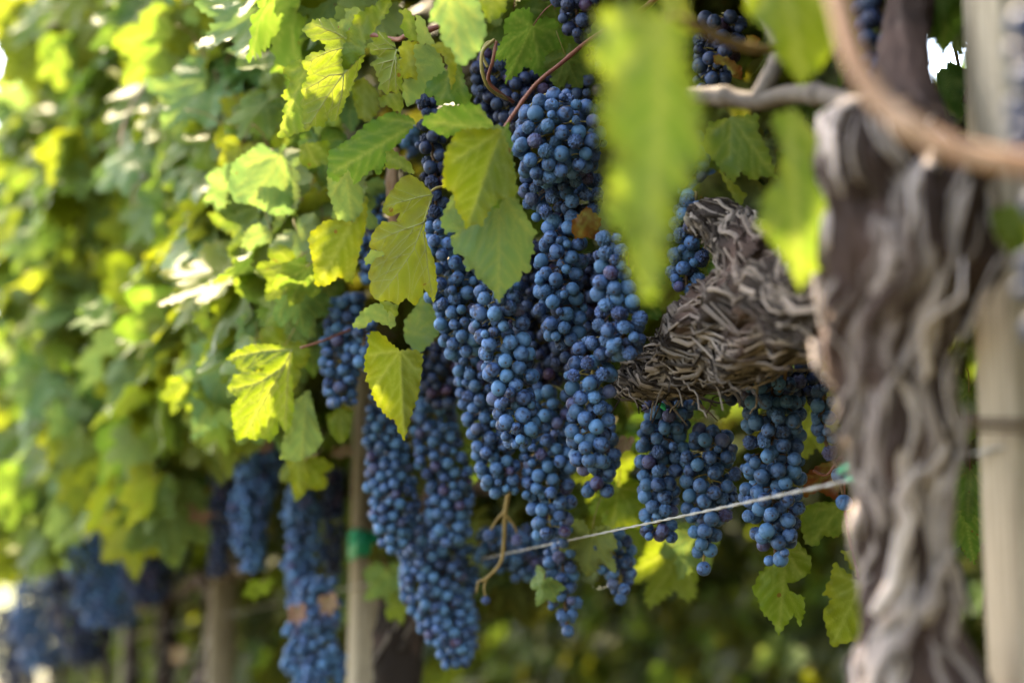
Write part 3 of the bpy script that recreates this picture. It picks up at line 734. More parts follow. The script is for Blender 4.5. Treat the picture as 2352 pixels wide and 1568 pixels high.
# veined leaf in focus
H(CA, [(775, 370), (730, 320), (680, 265), (600, 205), (545, 200), (490, 235), (455, 275), (440, 310), (400, 345), (375, 390), (350, 440), (333, 490), (340, 525), (370, 550), (425, 562), (455, 535), (487, 528), (484, 560), (450, 590), (500, 605), (420, 608), (330, 608), (285, 660), (250, 705), (235, 760), (213, 820), (250, 852), (330, 862), (367, 890), (335, 908), (268, 930), (240, 980), (215, 1040), (208, 1085), (235, 1130), (218, 1180), (240, 1245), (290, 1292), (330, 1300), (380, 1290), (430, 1312), (468, 1332), (520, 1290), (545, 1268), (580, 1312), (620, 1342), (650, 1290), (692, 1240), (690, 1180), (740, 1250), (783, 1312), (800, 1240), (815, 1180), (803, 1080), (792, 960), (755, 860), (722, 780), (703, 680), (708, 600), (735, 500), (765, 420)],
  (775, 372), (300, 1285), 1.285, LEAF_Y, (0.25, 0.10), .10, .25, veins=[[(775, 372), (735, 480), (695, 610), (600, 860), (450, 1080), (300, 1270)], [(775, 375), (680, 385), (560, 420), (440, 450), (360, 485)], [(692, 615), (600, 650), (480, 690), (350, 745), (235, 800)], [(688, 690), (712, 860), (735, 1050), (775, 1290)]],
  petiole=[(990, 440, 1.285), (1002, 432, 1.285), (1020, 428, 1.29), (1032, 425, 1.31)], vtube=True, grid=.0016, flip=True, label="pale yellow leaf seen from below, its veins standing out", petmat=STEM_G, amp=.0012)
H(CA, [(360, 0), (430, -20), (480, 30), (520, 50), (560, 80), (600, 130), (605, 200), (560, 180), (500, 150), (430, 150), (370, 130), (350, 160), (345, 140), (375, 80)], (610, 190), (360, 20), 1.30, LEAF_G, (.3, 0), .1, .3)
H(CA, [(860, 890), (300, 855), (350, 880), (365, 905), (330, 935), (230, 980), (180, 985), (175, 960), (200, 870), (250, 855)], (360, 880), (180, 970), 1.31, LEAF_P, (.2, 0)) if False else None
H(CA, [(240, 855), (350, 860), (365, 890), (300, 935), (230, 980), (180, 975), (190, 900)], (360, 885), (185, 965), 1.30, LEAF_P, (.4, 0))
H(CA, [(310, 1290), (470, 1330), (470, 1400), (440, 1450), (400, 1400), (340, 1350)], (400, 1290), (440, 1450), 1.31, LEAF_Y)
H(CA, [(385, 1390), (440, 1420), (450, 1510), (410, 1540), (385, 1480)], (415, 1390), (410, 1538), 1.30, LEAF_P)
# big two-lobed leaf before the grapes
H(CA, [(1365, -186), (1450, -60), (1480, 100), (1500, 390), (1560, 500), (1620, 620), (1690, 715), (1645, 730), (1645, 820), (1662, 890), (1620, 900), (1625, 1050), (1550, 1040), (1540, 1110), (1450, 1170), (1400, 1230), (1345, 1312), (1300, 1220), (1240, 1160), (1190, 1110), (1150, 1100), (1140, 1025), (1060, 1030), (1040, 900), (960, 885), (925, 750), (985, 690), (880, 710), (840, 600), (880, 500), (930, 400), (1080, 200), (1150, 0)],
  (1365, -180), (1345, 1305), 1.20, LEAF_P, (.15, -.12), .12, .22, grid=.0022, veins=[[(1365, -180), (1352, 300), (1350, 700), (1345, 1290)], [(1352, 300), (1500, 560), (1640, 720)], [(1352, 300), (1150, 600), (960, 740)], [(1365, -180), (1200, 100), (1050, 330), (900, 520)]], label="pale green leaf hanging to a point before the grapes")
H(CC, [(1005, 590), (900, 588), (830, 590), (790, 622), (752, 700), (745, 765), (742, 850), (792, 880), (800, 950), (835, 1000), (850, 1045), (880, 1020), (920, 1032), (940, 985), (970, 940), (1000, 905), (1050, 900), (1085, 880), (1062, 760), (1052, 680), (1022, 630)], (1010, 595), (852, 1040), 1.175, LEAF_Y, (.25, -.15), .1, -.25, grid=.0022, label="bright yellow-green leaf, part shaded, at the end of a red stem")
H(CC, [(1040, 560), (1060, 660), (1060, 720), (1030, 800), (1010, 880), (1000, 950), (960, 945), (950, 880), (890, 868), (862, 815), (905, 760), (890, 718), (930, 688), (985, 640), (1000, 590)], (1030, 575), (985, 945), 1.182, LEAF_G, (.1, -.2), .1, .2)
H(CC, [(1000, 600), (965, 560), (910, 482), (860, 470), (800, 485), (740, 480), (720, 512), (655, 530), (650, 570), (700, 600), (760, 627), (830, 600), (920, 600)], (1000, 595), (655, 550), 1.19, LEAF_G, (.3, .3), .15, .2, grid=.0025)
H(CC, [(1000, 570), (1025, 600), (1010, 640), (940, 640), (925, 600), (950, 580)], (1010, 585), (935, 635), 1.18, LEAF_P)
# upper left leaves near the focal plane
H(CB, [(910, 510), (890, 600), (820, 760), (770, 890), (730, 960), (700, 1060), (620, 1200), (550, 1160), (490, 1250), (420, 1230), (380, 1260), (320, 1290), (300, 1160), (300, 1060), (270, 1030), (310, 940), (280, 880), (360, 740), (340, 690), (300, 660), (300, 600), (380, 520), (520, 500), (520, 440), (480, 400), (390, 400), (290, 290), (400, 200), (480, 180), (620, 190), (660, 300), (720, 400), (800, 430)], (910, 510), (320, 1285), 1.33, LEAF_Y, (.3, .15), .1, .25, grid=.0022, flip=True,
  veins=[[(910, 510), (690, 740), (520, 980), (335, 1270)], [(900, 500), (700, 470), (520, 520), (330, 620)], [(700, 730), (560, 740), (420, 830), (300, 890)], [(700, 730), (690, 900), (620, 1180)], [(910, 500), (650, 330), (400, 240)]], vtube=True)
H(CB, [(300, 590), (230, 590), (170, 620), (100, 705), (160, 760), (180, 825), (120, 900), (88, 950), (155, 990), (100, 1080), (120, 1120), (50, 1355), (180, 1330), (310, 1290), (400, 1200), (400, 700)], (350, 620), (55, 1350), 1.36, LEAF_G, (.2, 0), .1, .2, grid=.0025)
H(CB, [(1040, 0), (1020, 55), (950, 70), (850, 132), (800, 160), (800, 222), (730, 332), (742, 380), (690, 480), (690, 600), (690, 725), (800, 620), (912, 510), (905, 430), (1000, 300), (1055, 230), (1150, 100), (1175, 0)], (915, 505), (1150, 10), 1.31, LEAF_Y, (-.2, .2), .2, .2, grid=.0022)
H(CB, [(850, 70), (720, 90), (720, 180), (640, 220), (660, 260), (630, 300), (640, 380), (740, 385), (760, 260), (880, 120)], (860, 90), (640, 300), 1.335, LEAF_P, (.2, 0), .1, .2, grid=.0022)
H(CB, [(1222, 480), (1150, 372), (1085, 322), (1040, 295), (1042, 360), (980, 380), (990, 412), (940, 440), (962, 500), (1000, 540), (1082, 572), (990, 600), (973, 640), (1022, 690), (1015, 722), (1052, 800), (1050, 870), (1132, 932), (1180, 880), (1212, 932), (1240, 880), (1282, 900), (1272, 780), (1288, 700), (1250, 620)], (1222, 482), (1135, 925), 1.285, LEAF_Y, (.2, .1), .1, .25, grid=.0018, flip=True, vtube=True,
  veins=[[(1222, 485), (1180, 650), (1150, 800), (1135, 900)], [(1215, 480), (1100, 480), (960, 495)], [(1185, 590), (1100, 610), (1000, 640)], [(1215, 560), (1210, 700), (1215, 900)], [(1215, 475), (1130, 420), (1050, 320)]], petiole=[(1036, 112, 1.285), (1046, 108, 1.29), (1060, 104, 1.31)])
H(CB, [(1235, 490), (1300, 430), (1400, 430), (1560, 440), (1642, 520), (1700, 690), (1600, 800), (1500, 900), (1400, 1000), (1332, 1052), (1280, 950), (1290, 775), (1420, 775), (1262, 680), (1240, 600), (1272, 570)], (1240, 480), (1340, 1040), 1.25, LEAF_P, (.3, .1), .1, .2, grid=.0025)
H(CB, [(1290, 400), (1420, 420), (1380, 470), (1400, 600), (1430, 780), (1350, 760), (1285, 770), (1265, 680), (1240, 610), (1275, 575), (1240, 490)], (1300, 410), (1400, 770), 1.24, LEAF_Y, (.2, .1))
H(CB, [(1600, 0), (1560, 132), (1535, 210), (1642, 232), (1660, 400), (1772, 500), (1800, 600), (1862, 652), (1950, 580), (2042, 490), (2102, 300), (2080, 200), (2005, -60), (1700, -80)], (1720, -80), (1860, 640), 1.12, LEAF_P, (.1, -.2), .2, .2, grid=.003, label="large pale green leaf with a pink scar")
H(CB, [(2010, -60), (2082, 150), (2132, 222), (2200, 182), (2290, 100), (2300, -60)], (2150, -80), (2140, 220), 1.14, LEAF_Y)
H(CB, [(1500, 870), (1530, 800), (1640, 732), (1700, 700), (1772, 600), (1852, 642), (1900, 850), (1952, 940), (1932, 1032), (1880, 1042), (1750, 1000), (1622, 1042), (1592, 940), (1520, 952)], (1780, 600), (1640, 1035), 1.24, LEAF_G, (.2, -.1), .1, .2, grid=.0025)
H(CB, [(1680, 560), (1722, 650), (1752, 885), (1792, 800), (1812, 600), (1762, 500), (1700, 400), (1560, 440), (1640, 520)], (1650, 430), (1755, 880), 1.22, LEAF_Y, (.2, .2))
H(CB, [(1250, 100), (1330, 90), (1400, 180), (1430, 400), (1340, 400), (1260, 270), (1290, 180)], (1300, 100), (1400, 400), 1.29, LEAF_G, (.5, .2))
H(CB, [(1410, 140), (1480, 180), (1530, 300), (1600, 440), (1440, 430), (1410, 280)], (1420, 150), (1580, 430), 1.24, LEAF_P, (.5, .1))
H(CB, [(1040, 960), (1130, 930), (1260, 900), (1290, 1000), (1270, 1100), (1200, 1090), (1130, 1030), (1070, 1060)], (1160, 880), (1240, 1100), 1.31, LEAF_G)
H(CC, [(620, 560), (590, 530), (505, 510), (400, 560), (310, 640), (222, 690), (215, 800), (260, 832), (312, 770), (340, 842), (420, 770), (452, 802), (502, 690), (565, 630)], (625, 562), (220, 800), 1.38, LEAF_G, (.4, 0), .1, .3, grid=.0025, label="long grey-green leaf folded along its midrib")
H(CC, [(215, 800), (220, 880), (262, 1000), (330, 1012), (372, 970), (380, 870), (312, 770)], (300, 780), (330, 1005), 1.40, LEAF_P, (.2, .1))
H(CC, [(400, 890), (395, 990), (385, 1060), (350, 1200), (330, 1295), (270, 1260), (212, 1302), (160, 1302), (150, 1200), (128, 1090), (140, 1060), (200, 1010), (330, 980)], (392, 900), (170, 1298), 1.42, LEAF_Y, (.2, 0), .1, .2)
H(CC, [(90, 660), (220, 640), (240, 740), (130, 770), (90, 740)], (110, 650), (180, 765), 1.5, LEAF_Y)
H(CG, [(1060, 740), (1130, 690), (1190, 650), (1302, 722), (1332, 850), (1342, 972), (1250, 982), (1150, 932), (1070, 922), (1040, 850)], (1290, 700), (1120, 960), 1.58, LEAF_P, (.2, 0), .1, .2, grid=.003)
H(CB, [(780, 820), (900, 760), (1040, 900), (1050, 1080), (950, 1200), (850, 1160), (800, 1000)], (900, 780), (900, 1200), 1.5, LEAF_Y)
# further down on the left
H(CE, [(800, 602), (700, 570), (600, 558), (440, 560), (320, 612), (225, 682), (310, 742), (330, 792), (400, 802), (480, 780), (562, 750), (555, 792), (500, 802), (380, 802), (290, 832), (238, 952), (300, 1002), (352, 1012), (270, 1100), (280, 1200), (300, 1340), (318, 1402), (400, 1360), (470, 1392), (560, 1370), (602, 1412), (682, 1322), (682, 1212), (702, 1262), (762, 1352), (792, 1272), (822, 1100), (802, 900), (800, 700)], (800, 605), (320, 1390), 1.50, LEAF_Y, (.2, .1), .1, .2, grid=.0025,
  petiole=[(690, 799, 1.5), (740, 783, 1.51), (805, 757, 1.55)], vtube=True, veins=[[(800, 605), (700, 820), (560, 1050), (400, 1340)], [(790, 605), (560, 620), (260, 680)], [(730, 760), (500, 900), (260, 960)], [(790, 620), (760, 900), (740, 1320)]], label="large yellow-green leaf on a thin red stem")
H(CE, [(1740, 612), (1650, 540), (1600, 480), (1520, 440), (1458, 480), (1470, 582), (1440, 642), (1430, 782), (1462, 822), (1438, 862), (1482, 922), (1500, 1002), (1542, 1082), (1642, 1202), (1702, 1222), (1722, 1312), (1782, 1392), (1832, 1202), (1902, 1000), (1932, 800), (1942, 640), (1850, 602)], (1742, 615), (1780, 1385), 1.36, LEAF_Y, (.3, 0), .1, -.5, grid=.0022, label="yellow-green leaf with rusty spots folded lengthwise")
H(CE, [(620, 180), (700, 80), (850, 40), (1200, 60), (1172, 250), (1002, 330), (1012, 480), (902, 560), (882, 772), (822, 700), (790, 600), (700, 350)], (1100, 40), (860, 760), 1.62, LEAF_P, (.2, .1), .1, .2)
H(CE, [(1780, 352), (1850, 270), (1952, 110), (2082, 320), (2090, 452), (2002, 562), (1902, 642), (1780, 522)], (1870, 470), (1960, 120), 1.42, LEAF_P, (.1, -.2))
H(CE, [(1322, 400), (1400, 280), (1500, 210), (1622, 190), (1682, 340), (1640, 400), (1502, 350), (1400, 432)], (1660, 350), (1330, 410), 1.36, LEAF_P, (.4, 0))
H(CE, [(830, 1050), (950, 950), (1012, 1200), (1072, 1400), (1002, 1500), (850, 1580), (700, 1560), (720, 1400)], (930, 980), (880, 1570), 1.55, LEAF_P)
H(CE, [(1100, 1180), (1200, 1120), (1342, 1140), (1302, 1350), (1230, 1432), (1130, 1332)], (1220, 1120), (1235, 1425), 1.7, LEAF_Y)
H(CE, [(760, 1560), (900, 1540), (960, 1700), (870, 1900), (800, 1800)], (850, 1540), (870, 1880), 1.7, LEAF_Y)
# lower right
H(CF, [(880, 905), (925, 942), (967, 1000), (962, 1060), (900, 1102), (850, 1112), (872, 1150), (932, 1172), (937, 1240), (912, 1312), (890, 1250), (842, 1312), (815, 1347), (790, 1290), (740, 1242), (720, 1180), (694, 1140), (720, 1090), (728, 1060), (760, 1040), (820, 1000)], (850, 960), (818, 1340), 1.33, LEAF_Y, (.2, .1), .1, .3, grid=.0022, label="lone bright leaf hanging below the grapes")
H(CF, [(1190, 1110), (1102, 962), (1160, 962), (1202, 1000), (1240, 1100), (1225, 1200), (1200, 1370), (1120, 1382), (1060, 1402), (1040, 1340), (1018, 1240), (1062, 1180), (1020, 1160), (1052, 1090), (1070, 1012)], (1192, 1110), (1062, 1395), 1.22, LEAF_Y, (.2, .1), .1, .2, grid=.0022, label="yellow-green leaf half hidden by the trunk")
H(CF, [(910, 762), (1002, 740), (1150, 742), (1142, 850), (1082, 902), (1022, 892), (990, 942), (940, 932), (918, 850)], (1110, 750), (960, 935), 1.38, LEAF_G, (.2, 0))
H(CF, [(790, -60), (850, -80), (960, -60), (1000, 30), (990, 90), (930, 60), (870, 70), (800, 40)], (830, -60), (985, 85), 1.38, LEAF_Y, (.2, 0))
H(CF, [(930, 620), (1000, 570), (1100, 540), (1110, 640), (1080, 730), (1000, 690), (930, 720)], (1090, 560), (940, 710), 1.36, LEAF_D, (.3, .2))
H(CD, [(680, 560), (800, 530), (905, 520), (902, 600), (952, 690), (985, 812), (930, 802), (870, 822), (830, 780), (790, 832), (720, 760), (680, 700), (660, 630)], (780, 530), (975, 805), 1.16, LEAF_G, (.1, 0), .1, .2, grid=.0022, label="toothed green leaf below the grey cane")
H(CD, [(720, 770), (852, 890), (817, 947), (780, 885)], (740, 780), (817, 945), 1.2, LEAF_Y)
# blurred leaves near the lens
H(CD, [(200, 40), (330, 0), (430, 50), (520, 90), (560, 150), (565, 240), (590, 370), (640, 500), (672, 700), (600, 830), (530, 900), (500, 1100), (450, 1330), (390, 1372), (340, 1250), (290, 1050), (210, 990), (230, 850), (260, 700), (200, 620), (190, 450), (210, 330), (140, 280), (160, 130)], (480, 90), (400, 1365), .66, LEAF_G, (.12, -.12), .2, .25, grid=.003, label="big out-of-focus leaf hanging close to the lens", wav=.010, amp=.006)
H(CD, [(960, 540), (1060, 490), (1132, 560), (1182, 640), (1232, 800), (1252, 950), (1262, 1150), (1150, 1252), (1090, 1322), (1040, 1200), (960, 1100), (900, 1030), (930, 900), (1000, 800), (1010, 680)], (1050, 500), (1090, 1315), .80, LEAF_G, (.2, -.1), .2, .2, grid=.003)
H(CD, [(840, -160), (850, 60), (960, 150), (980, 250), (1050, 330), (1100, 392), (1180, 320), (1252, 210), (1242, 60), (1200, -160)], (1020, -150), (1100, 388), .78, LEAF_Y, (.1, 0), .2, .2, grid=.003)
H(CD, [(440, -60), (560, -40), (600, 60), (640, 150), (560, 160), (480, 60)], (480, -50), (635, 145), .86, LEAF_Y)
H(CD, [(1960, 960), (2060, 930), (2150, 980), (2140, 1120), (2060, 1160), (1980, 1080)], (2050, 930), (2040, 1150), .78, LEAF_Y)
# dry leaves
H(CC, [(1340, 1000), (1400, 940), (1465, 1000), (1450, 1050), (1465, 1105), (1400, 1080), (1345, 1090), (1325, 1030)], (1440, 960), (1350, 1080), 1.27, LEAF_D, (.5, .3), .2, .6, wav=.012, label="rust-brown dry leaf curled among the grapes")
H(CD, [(700, 250), (760, 260), (830, 310), (830, 360), (800, 360), (760, 300), (700, 290)], (710, 260), (810, 355), 1.2, LEAF_D, (.5, .3), .2, .6, wav=.012)
H(CD, [(850, 160), (910, 170), (900, 240), (860, 230)], (870, 165), (880, 235), 1.2, LEAF_D, (.5, .3))
# leaves in the shade behind the bunches, and unseen canopy added overhead to shade them
for a_, b_, d_, m_ in [((1180, 20), (1160, 170), 1.42, 1), ((1130, -20), (1090, 70), 1.4, 1), ((1275, 30), (1300, 200), 1.45, 1), ((1300, 130), (1335, 215), 1.36, 1), ((1225, 60), (1160, 195), 1.36, 1), ((1090, 1040), (1075, 1120), 1.7, 1), ((1150, 950), (1100, 1000), 1.62, 1),
                       ((1560, 1250), (1490, 1400), 1.7, 0), ((1560, 900), (1500, 1010), 1.55, 1), ((1420, 1120), (1400, 1240), 1.62, 0), ((1520, 960), (1580, 1100), 1.7, 1), ((1650, 880), (1600, 960), 1.5, 1), ((1590, 1230), (1560, 1330), 1.6, 2),
                       ((1360, 1220), (1350, 1330), 1.5, 2), ((1250, 1330), (1235, 1390), 1.5, 2), ((1830, 740), (1860, 870), 1.55, 0), ((1880, 700), (1900, 800), 1.6, 0), ((1390, 1040), (1350, 1160), 1.7, 0), ((1430, 1180), (1500, 1330), 1.9, 0), ((1870, 950), (1840, 1060), 1.5, 0), ((2190, -60), (2205, 120), 1.08, 1), ((2255, -40), (2228, 128), 1.0, 1), ((2160, -50), (2185, 135), .98, 1), ((2225, -90), (2205, 110), 1.0, 1), ((2130, -60), (2150, 90), 1.1, 1), ((300, 1195), (312, 1335), 2.5, 0), ((385, 1140), (405, 1310), 2.5, 2), ((700, 1060), (680, 1150), 1.75, 0), ((600, 1340), (585, 1385), 2.2, 0), ((890, 1310), (905, 1400), 2.0, 2), ((900, 1390), (950, 1400), 2.0, 0)]:
    place_leaf(V0, a_, b_, d_, .02, random.gauss(0, .3), m_, under=random.random() < .5)
sv_ = Vector((math.sin(SUN_AZ) * math.cos(SUN_EL), math.cos(SUN_AZ) * math.cos(SUN_EL), math.sin(SUN_EL)))
for (x_, y_, d_), h_ in (((1520, 330, .66), .46), ((1800, 330, .8), .42), ((1850, 20, .78), .34)):  # unseen leaves added on the sun's path to shade the near leaves
    p_ = Q(x_, y_, d_) + sv_ * h_; link("leaf", LEAFMESH[random.randrange(NP_), 1], V0, leaf_matrix(p_ + Vector((0, .03, .03)), Vector((-.3, -.3, 1)), Vector((.2, -1, -.35)), .75))
place_leaf(V0, (2228, 1080), (2222, 1200), 1.3, .02, .2, 1); place_leaf(V0, (2215, 1170), (2235, 1290), 1.35, .02, -.2, 1); place_leaf(V0, (2225, 900), (2215, 1030), 1.3, .02, .2, 1)
for a_, b_, d_ in (((1445, 640), (1440, 780), 1.42), ((1470, 600), (1455, 730), 1.5), ((1300, 20), (1345, 150), 1.5), ((2030, -60), (2036, 120), 1.12), ((2020, 40), (2050, 190), 1.16), ((1980, 60), (2005, 190), 1.2), ((1700, 560), (1690, 680), 1.4)):
    place_leaf(V0, a_, b_, d_, .02, .1, 1)
# the fringe of leaves left of the bunches
fr_ = random.Random(77)
for k in range(64):
    y = fr_.uniform(-60, 960); x = np.interp(y, [-60, 300, 420, 520, 760, 960], [900, 800, 830, 800, 700, 650]) - abs(fr_.gauss(0, 1)) * 130 + 10
    d = 1.40 + (820 - x) / 820 * .9 + fr_.uniform(.0, .28); ln = fr_.uniform(80, 150) * 1.5 / d; an = fr_.gauss(.15, .5)
    place_leaf(V0, (x, y), (x - ln * math.sin(an), y + ln * math.cos(an)), d, fr_.uniform(-.04, .04), fr_.gauss(0, .6), fr_.choice((0, 1, 1, 2, 2)), under=fr_.random() < .4)

#PART3
bk = back_leaves(-1.2, 1.25, 2600, 5, -.55, -.12, .86, 2.1, cond=lambda x, y, d: not (y > 620 and 900 < x < 2352) and not (y > 250 and x > 1890 and d < 1.0))
shade_roof = []  # out-of-view leaves, added to block sun and sky above the bunches
rr_ = random.Random(9)
while len(shade_roof) < 1500:
    p = row(rr_.uniform(-.9, 1.3), rr_.uniform(-.45, .16), rr_.uniform(1.25, 2.05)); x, y, d = proj(p + Vector((0, 0, -.06)))
    if y > -110 and d > 0: continue
    if d < .2 and d > -.3 and p.z < 1.5: continue
    shade_roof.append(rand_leaf_matrix(p))
bk += back_leaves(-3.4, -.35, 2000, 6, -.5, .30, .85, 2.3, hole=False, cond=lambda x, y, d: d < 0 or x > 2500 or y < -250) + back_leaves(-.7, .3, 500, 7, -.7, -.25, .75, 2.2, cond=lambda x, y, d: y < 620 or x > 2352)  # first batch: unseen leaves beside and behind the camera, added to block sky light
o = link("foliage", merged_leaves(bk + shade_roof, PROTO_LO, "foliage", (.6, 2.2, .2, 7)), V0); o['kind'] = 'stuff'

# ---- the other vines of the row
V1 = vine(1.62, "second grapevine, dark trunk just right of the green-taped post")
trunk_and_arms(V1, 1.50, -.03, .034, .80, 41)
canopy(V1, .55, 2.6, 1500, 100, seed=1, hi=2.1)
o = link("foliage", merged_leaves(back_leaves(1.2, 2.6, 1700, 15, -.42, .0, .74, 2.4), PROTO_LO, "foliage", (.6, 2, .2, 7)), V1); o['kind'] = 'stuff'
for k, (s, lab) in enumerate([(3.62, "third grapevine, its pale trunk left of a leaning post"), (5.05, "fourth grapevine, dark forked trunk beyond the pink dry leaves"), (6.8, "fifth grapevine, far down the row behind hanging blurred bunches")]):
    v = vine(s, lab); trunk_and_arms(v, s, .0, .036, .80, 50 + k, BARK_T if k == 0 else BARK)
    s0 = 2.6 + k * 1.74
    canopy(v, s0, s0 + 1.74, 1300, 100 if k < 1 else 60, seed=2 + k, hi=2.3)
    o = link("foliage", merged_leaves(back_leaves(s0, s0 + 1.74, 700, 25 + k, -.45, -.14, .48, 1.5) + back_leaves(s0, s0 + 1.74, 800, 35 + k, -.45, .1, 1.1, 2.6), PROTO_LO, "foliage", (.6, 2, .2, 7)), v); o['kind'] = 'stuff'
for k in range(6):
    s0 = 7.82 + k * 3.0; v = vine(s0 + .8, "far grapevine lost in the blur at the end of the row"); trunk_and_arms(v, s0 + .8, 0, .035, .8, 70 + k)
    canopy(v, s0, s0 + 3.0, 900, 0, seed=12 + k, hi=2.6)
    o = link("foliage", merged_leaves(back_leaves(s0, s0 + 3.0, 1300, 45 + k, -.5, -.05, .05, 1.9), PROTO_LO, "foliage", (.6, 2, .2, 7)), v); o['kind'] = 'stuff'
def shoots(root, s0, s1, n, seed):
    rs = random.Random(seed)
    for _ in range(n):
        s = rs.uniform(s0, s1); t = rs.uniform(.12, .42); p = row(s, t, rs.uniform(1.2, 1.7)); a = Acc(); pts = [p]
        v = Vector((0, 0, -1)) + RN * rs.gauss(.2, .3) + RD * rs.gauss(0, .5)
        for k in range(4): v = (v + Vector((rs.gauss(0, .25), rs.gauss(0, .25), -.1))).normalized(); pts.append(pts[-1] + v * rs.uniform(.07, .13))
        x, y, d = proj(pts[-1])
        if d < 1.5 or x > bound(y) - 30 or y > 1150: continue
        tube(a, [q - p for q in pts], [.0034, .003, .0026, .002, .0012], 24, 7, lambda an, ln, q: 1 + .25 * max(0, 1 - abs((ln % .07) - .035) / .005))
        link("cane", a.mesh("cane", rs.choice((STEM_R, CANE, STEM_G))), root, Matrix.Translation(p))
shoots(V1, 1.2, 2.6, 14, 5)
# posts and the tape round them
post(0, .0, .066, 2.3, 0.0, "nearest square wooden post, right behind the thick trunk", R(2.0))
post(1.765, -.03, .066, 1.30, math.atan2(RD.y, RD.x) - math.pi / 2, "square wooden post with green tape wound round it")
post(3.457, 0, .066, 1.2, .3, "blurred square post in shade beside a pale trunk")
post(6.95, 0, .066, 1.2, .3, "farthest blurred post visible near the lower left")
def tape(center, w, h, rz, label, wob=.003):
    a = Acc(); V = []; n = 24
    for i in range(n):
        an = 2 * math.pi * i / n; c_, s_ = math.cos(an), math.sin(an); m_ = max(abs(c_), abs(s_)); r = w / 2 / m_ * 1.0
        for zz, k in ((-h / 2, 0), (-h / 2, .0012), (h / 2, .0012), (h / 2, 0)): V.append(((r + k + .0006) * c_, (r + k + .0006) * s_, zz + wob * math.sin(an * 2 + zz * 60)))
    Qd = [[i * 4 + j, ((i + 1) % n) * 4 + j, ((i + 1) % n) * 4 + (j + 1) % 4, i * 4 + (j + 1) % 4] for i in range(n) for j in range(4)]
    a.add(V, None, Qd); return tag(link("plastic_tape", a.mesh("tape", TAPE, False), None, Matrix.Translation(center) @ Matrix.Rotation(rz, 4, 'Z')), label, "tape")
p1 = row(1.765, -.03, 0); zt = Q(846, 1250, 2.5).z
tape(Vector((p1.x, p1.y, zt)), .068, .048, math.atan2(RD.y, RD.x) - math.pi / 2, "wide band of green tape round the square post")
a = Acc(); tube(a, [Q(1925, 1085, .99), Q(1955, 1070, .98), Q(1985, 1075, .97), Q(1975, 1100, .97), Q(1945, 1098, .99)], [.0015, .004, .005, .004, .0015], 24, 10)
tag(link("plastic_tape", a.mesh("tape", TAPE)), "small knot of green tape tying the wire at the trunk", "tape")
a = Acc(); tube(a, [Q(1512, 925, 1.34), Q(1522, 932, 1.34), Q(1528, 942, 1.34)], [.001, .003, .001], 10, 7)
tag(link("plastic_tape", a.mesh("tape", TAPE)), "tiny scrap of green tape under the shaggy arm", "tape")
# trellis wire (two twisted strands), parallel to the row
a = Acc(); w0 = Q(1975, 1098, .985); dw = Vector((RD.x, RD.y, 0)); pts = [w0 - dw * .25] + [w0 + dw * (i * .25) for i in range(1, 60)]
z_end = Q(1190, 1275, 1.72).z
for ph in (0, math.pi):
    PP = []
    for i in range(700):
        s = -.25 + i * .01 if i < 300 else 2.75 + (i - 300) * .04
        sag = (z_end - w0.z) / .78 * min(s, 1.2)
        c = w0 + dw * s + Vector((0, 0, sag if s > 0 else 0)); an = s * 420 * .3 + ph
        PP.append(c + RN * (.0006 * math.cos(an)) + Vector((0, 0, .0006 * math.sin(an))))
    tube(a, PP, .0008, len(PP) - 1, 5)
tag(link("trellis_wire", a.mesh("wire", WIRE_M)), "thin grey wire slanting down behind the bunches from the trunk", "wire")
a = Acc()
for i in range(3):
    PP = [ROW0 + Vector((math.cos(x) * .050 + (.012 if i else 0), math.sin(x) * .050, Q(2300, 975, .85).z + .003 * i + .01 * math.sin(x))) for x in np.linspace(0, 2 * math.pi, 30)]
    tube(a, PP, .0011, 60, 5)
tag(link("tie_wire", a.mesh("wire", STEM_B)), "rusty wire wound round the nearest post", "wire")
# dry leaves glowing pink in the blur
for a_, b_, d_, own in [((462, 1150), (470, 1215), 2.5, V1), ((470, 1090), (474, 1140), 2.6, V1), ((682, 1395), (686, 1442), 2.05, V1), ((752, 1372), (764, 1418), 2.05, V1), ((800, 1035), (755, 1050), 2.0, V1), ((410, 1490), (413, 1535), 2.9, V1), ((612, 1010), (606, 1050), 2.1, V1), ((1330, 1000), (1345, 1035), 1.5, V0), ((1440, 1010), (1425, 1050), 1.5, V0)]:
    p = Q(*a_, d_); q = Q(*b_, d_ - .01); y = q - p
    V, F, A = PROTO_HI[3]
    if 'DRYM' not in globals(): DRYM = mk("leaf", V, [F], [LEAF_K], attrs=A)
    link("leaf", DRYM, own, leaf_matrix(p, EYE - p + Vector((0, 0, 1)), y, y.length / .11, .4))['label'] = "small dry pinkish-brown leaf"

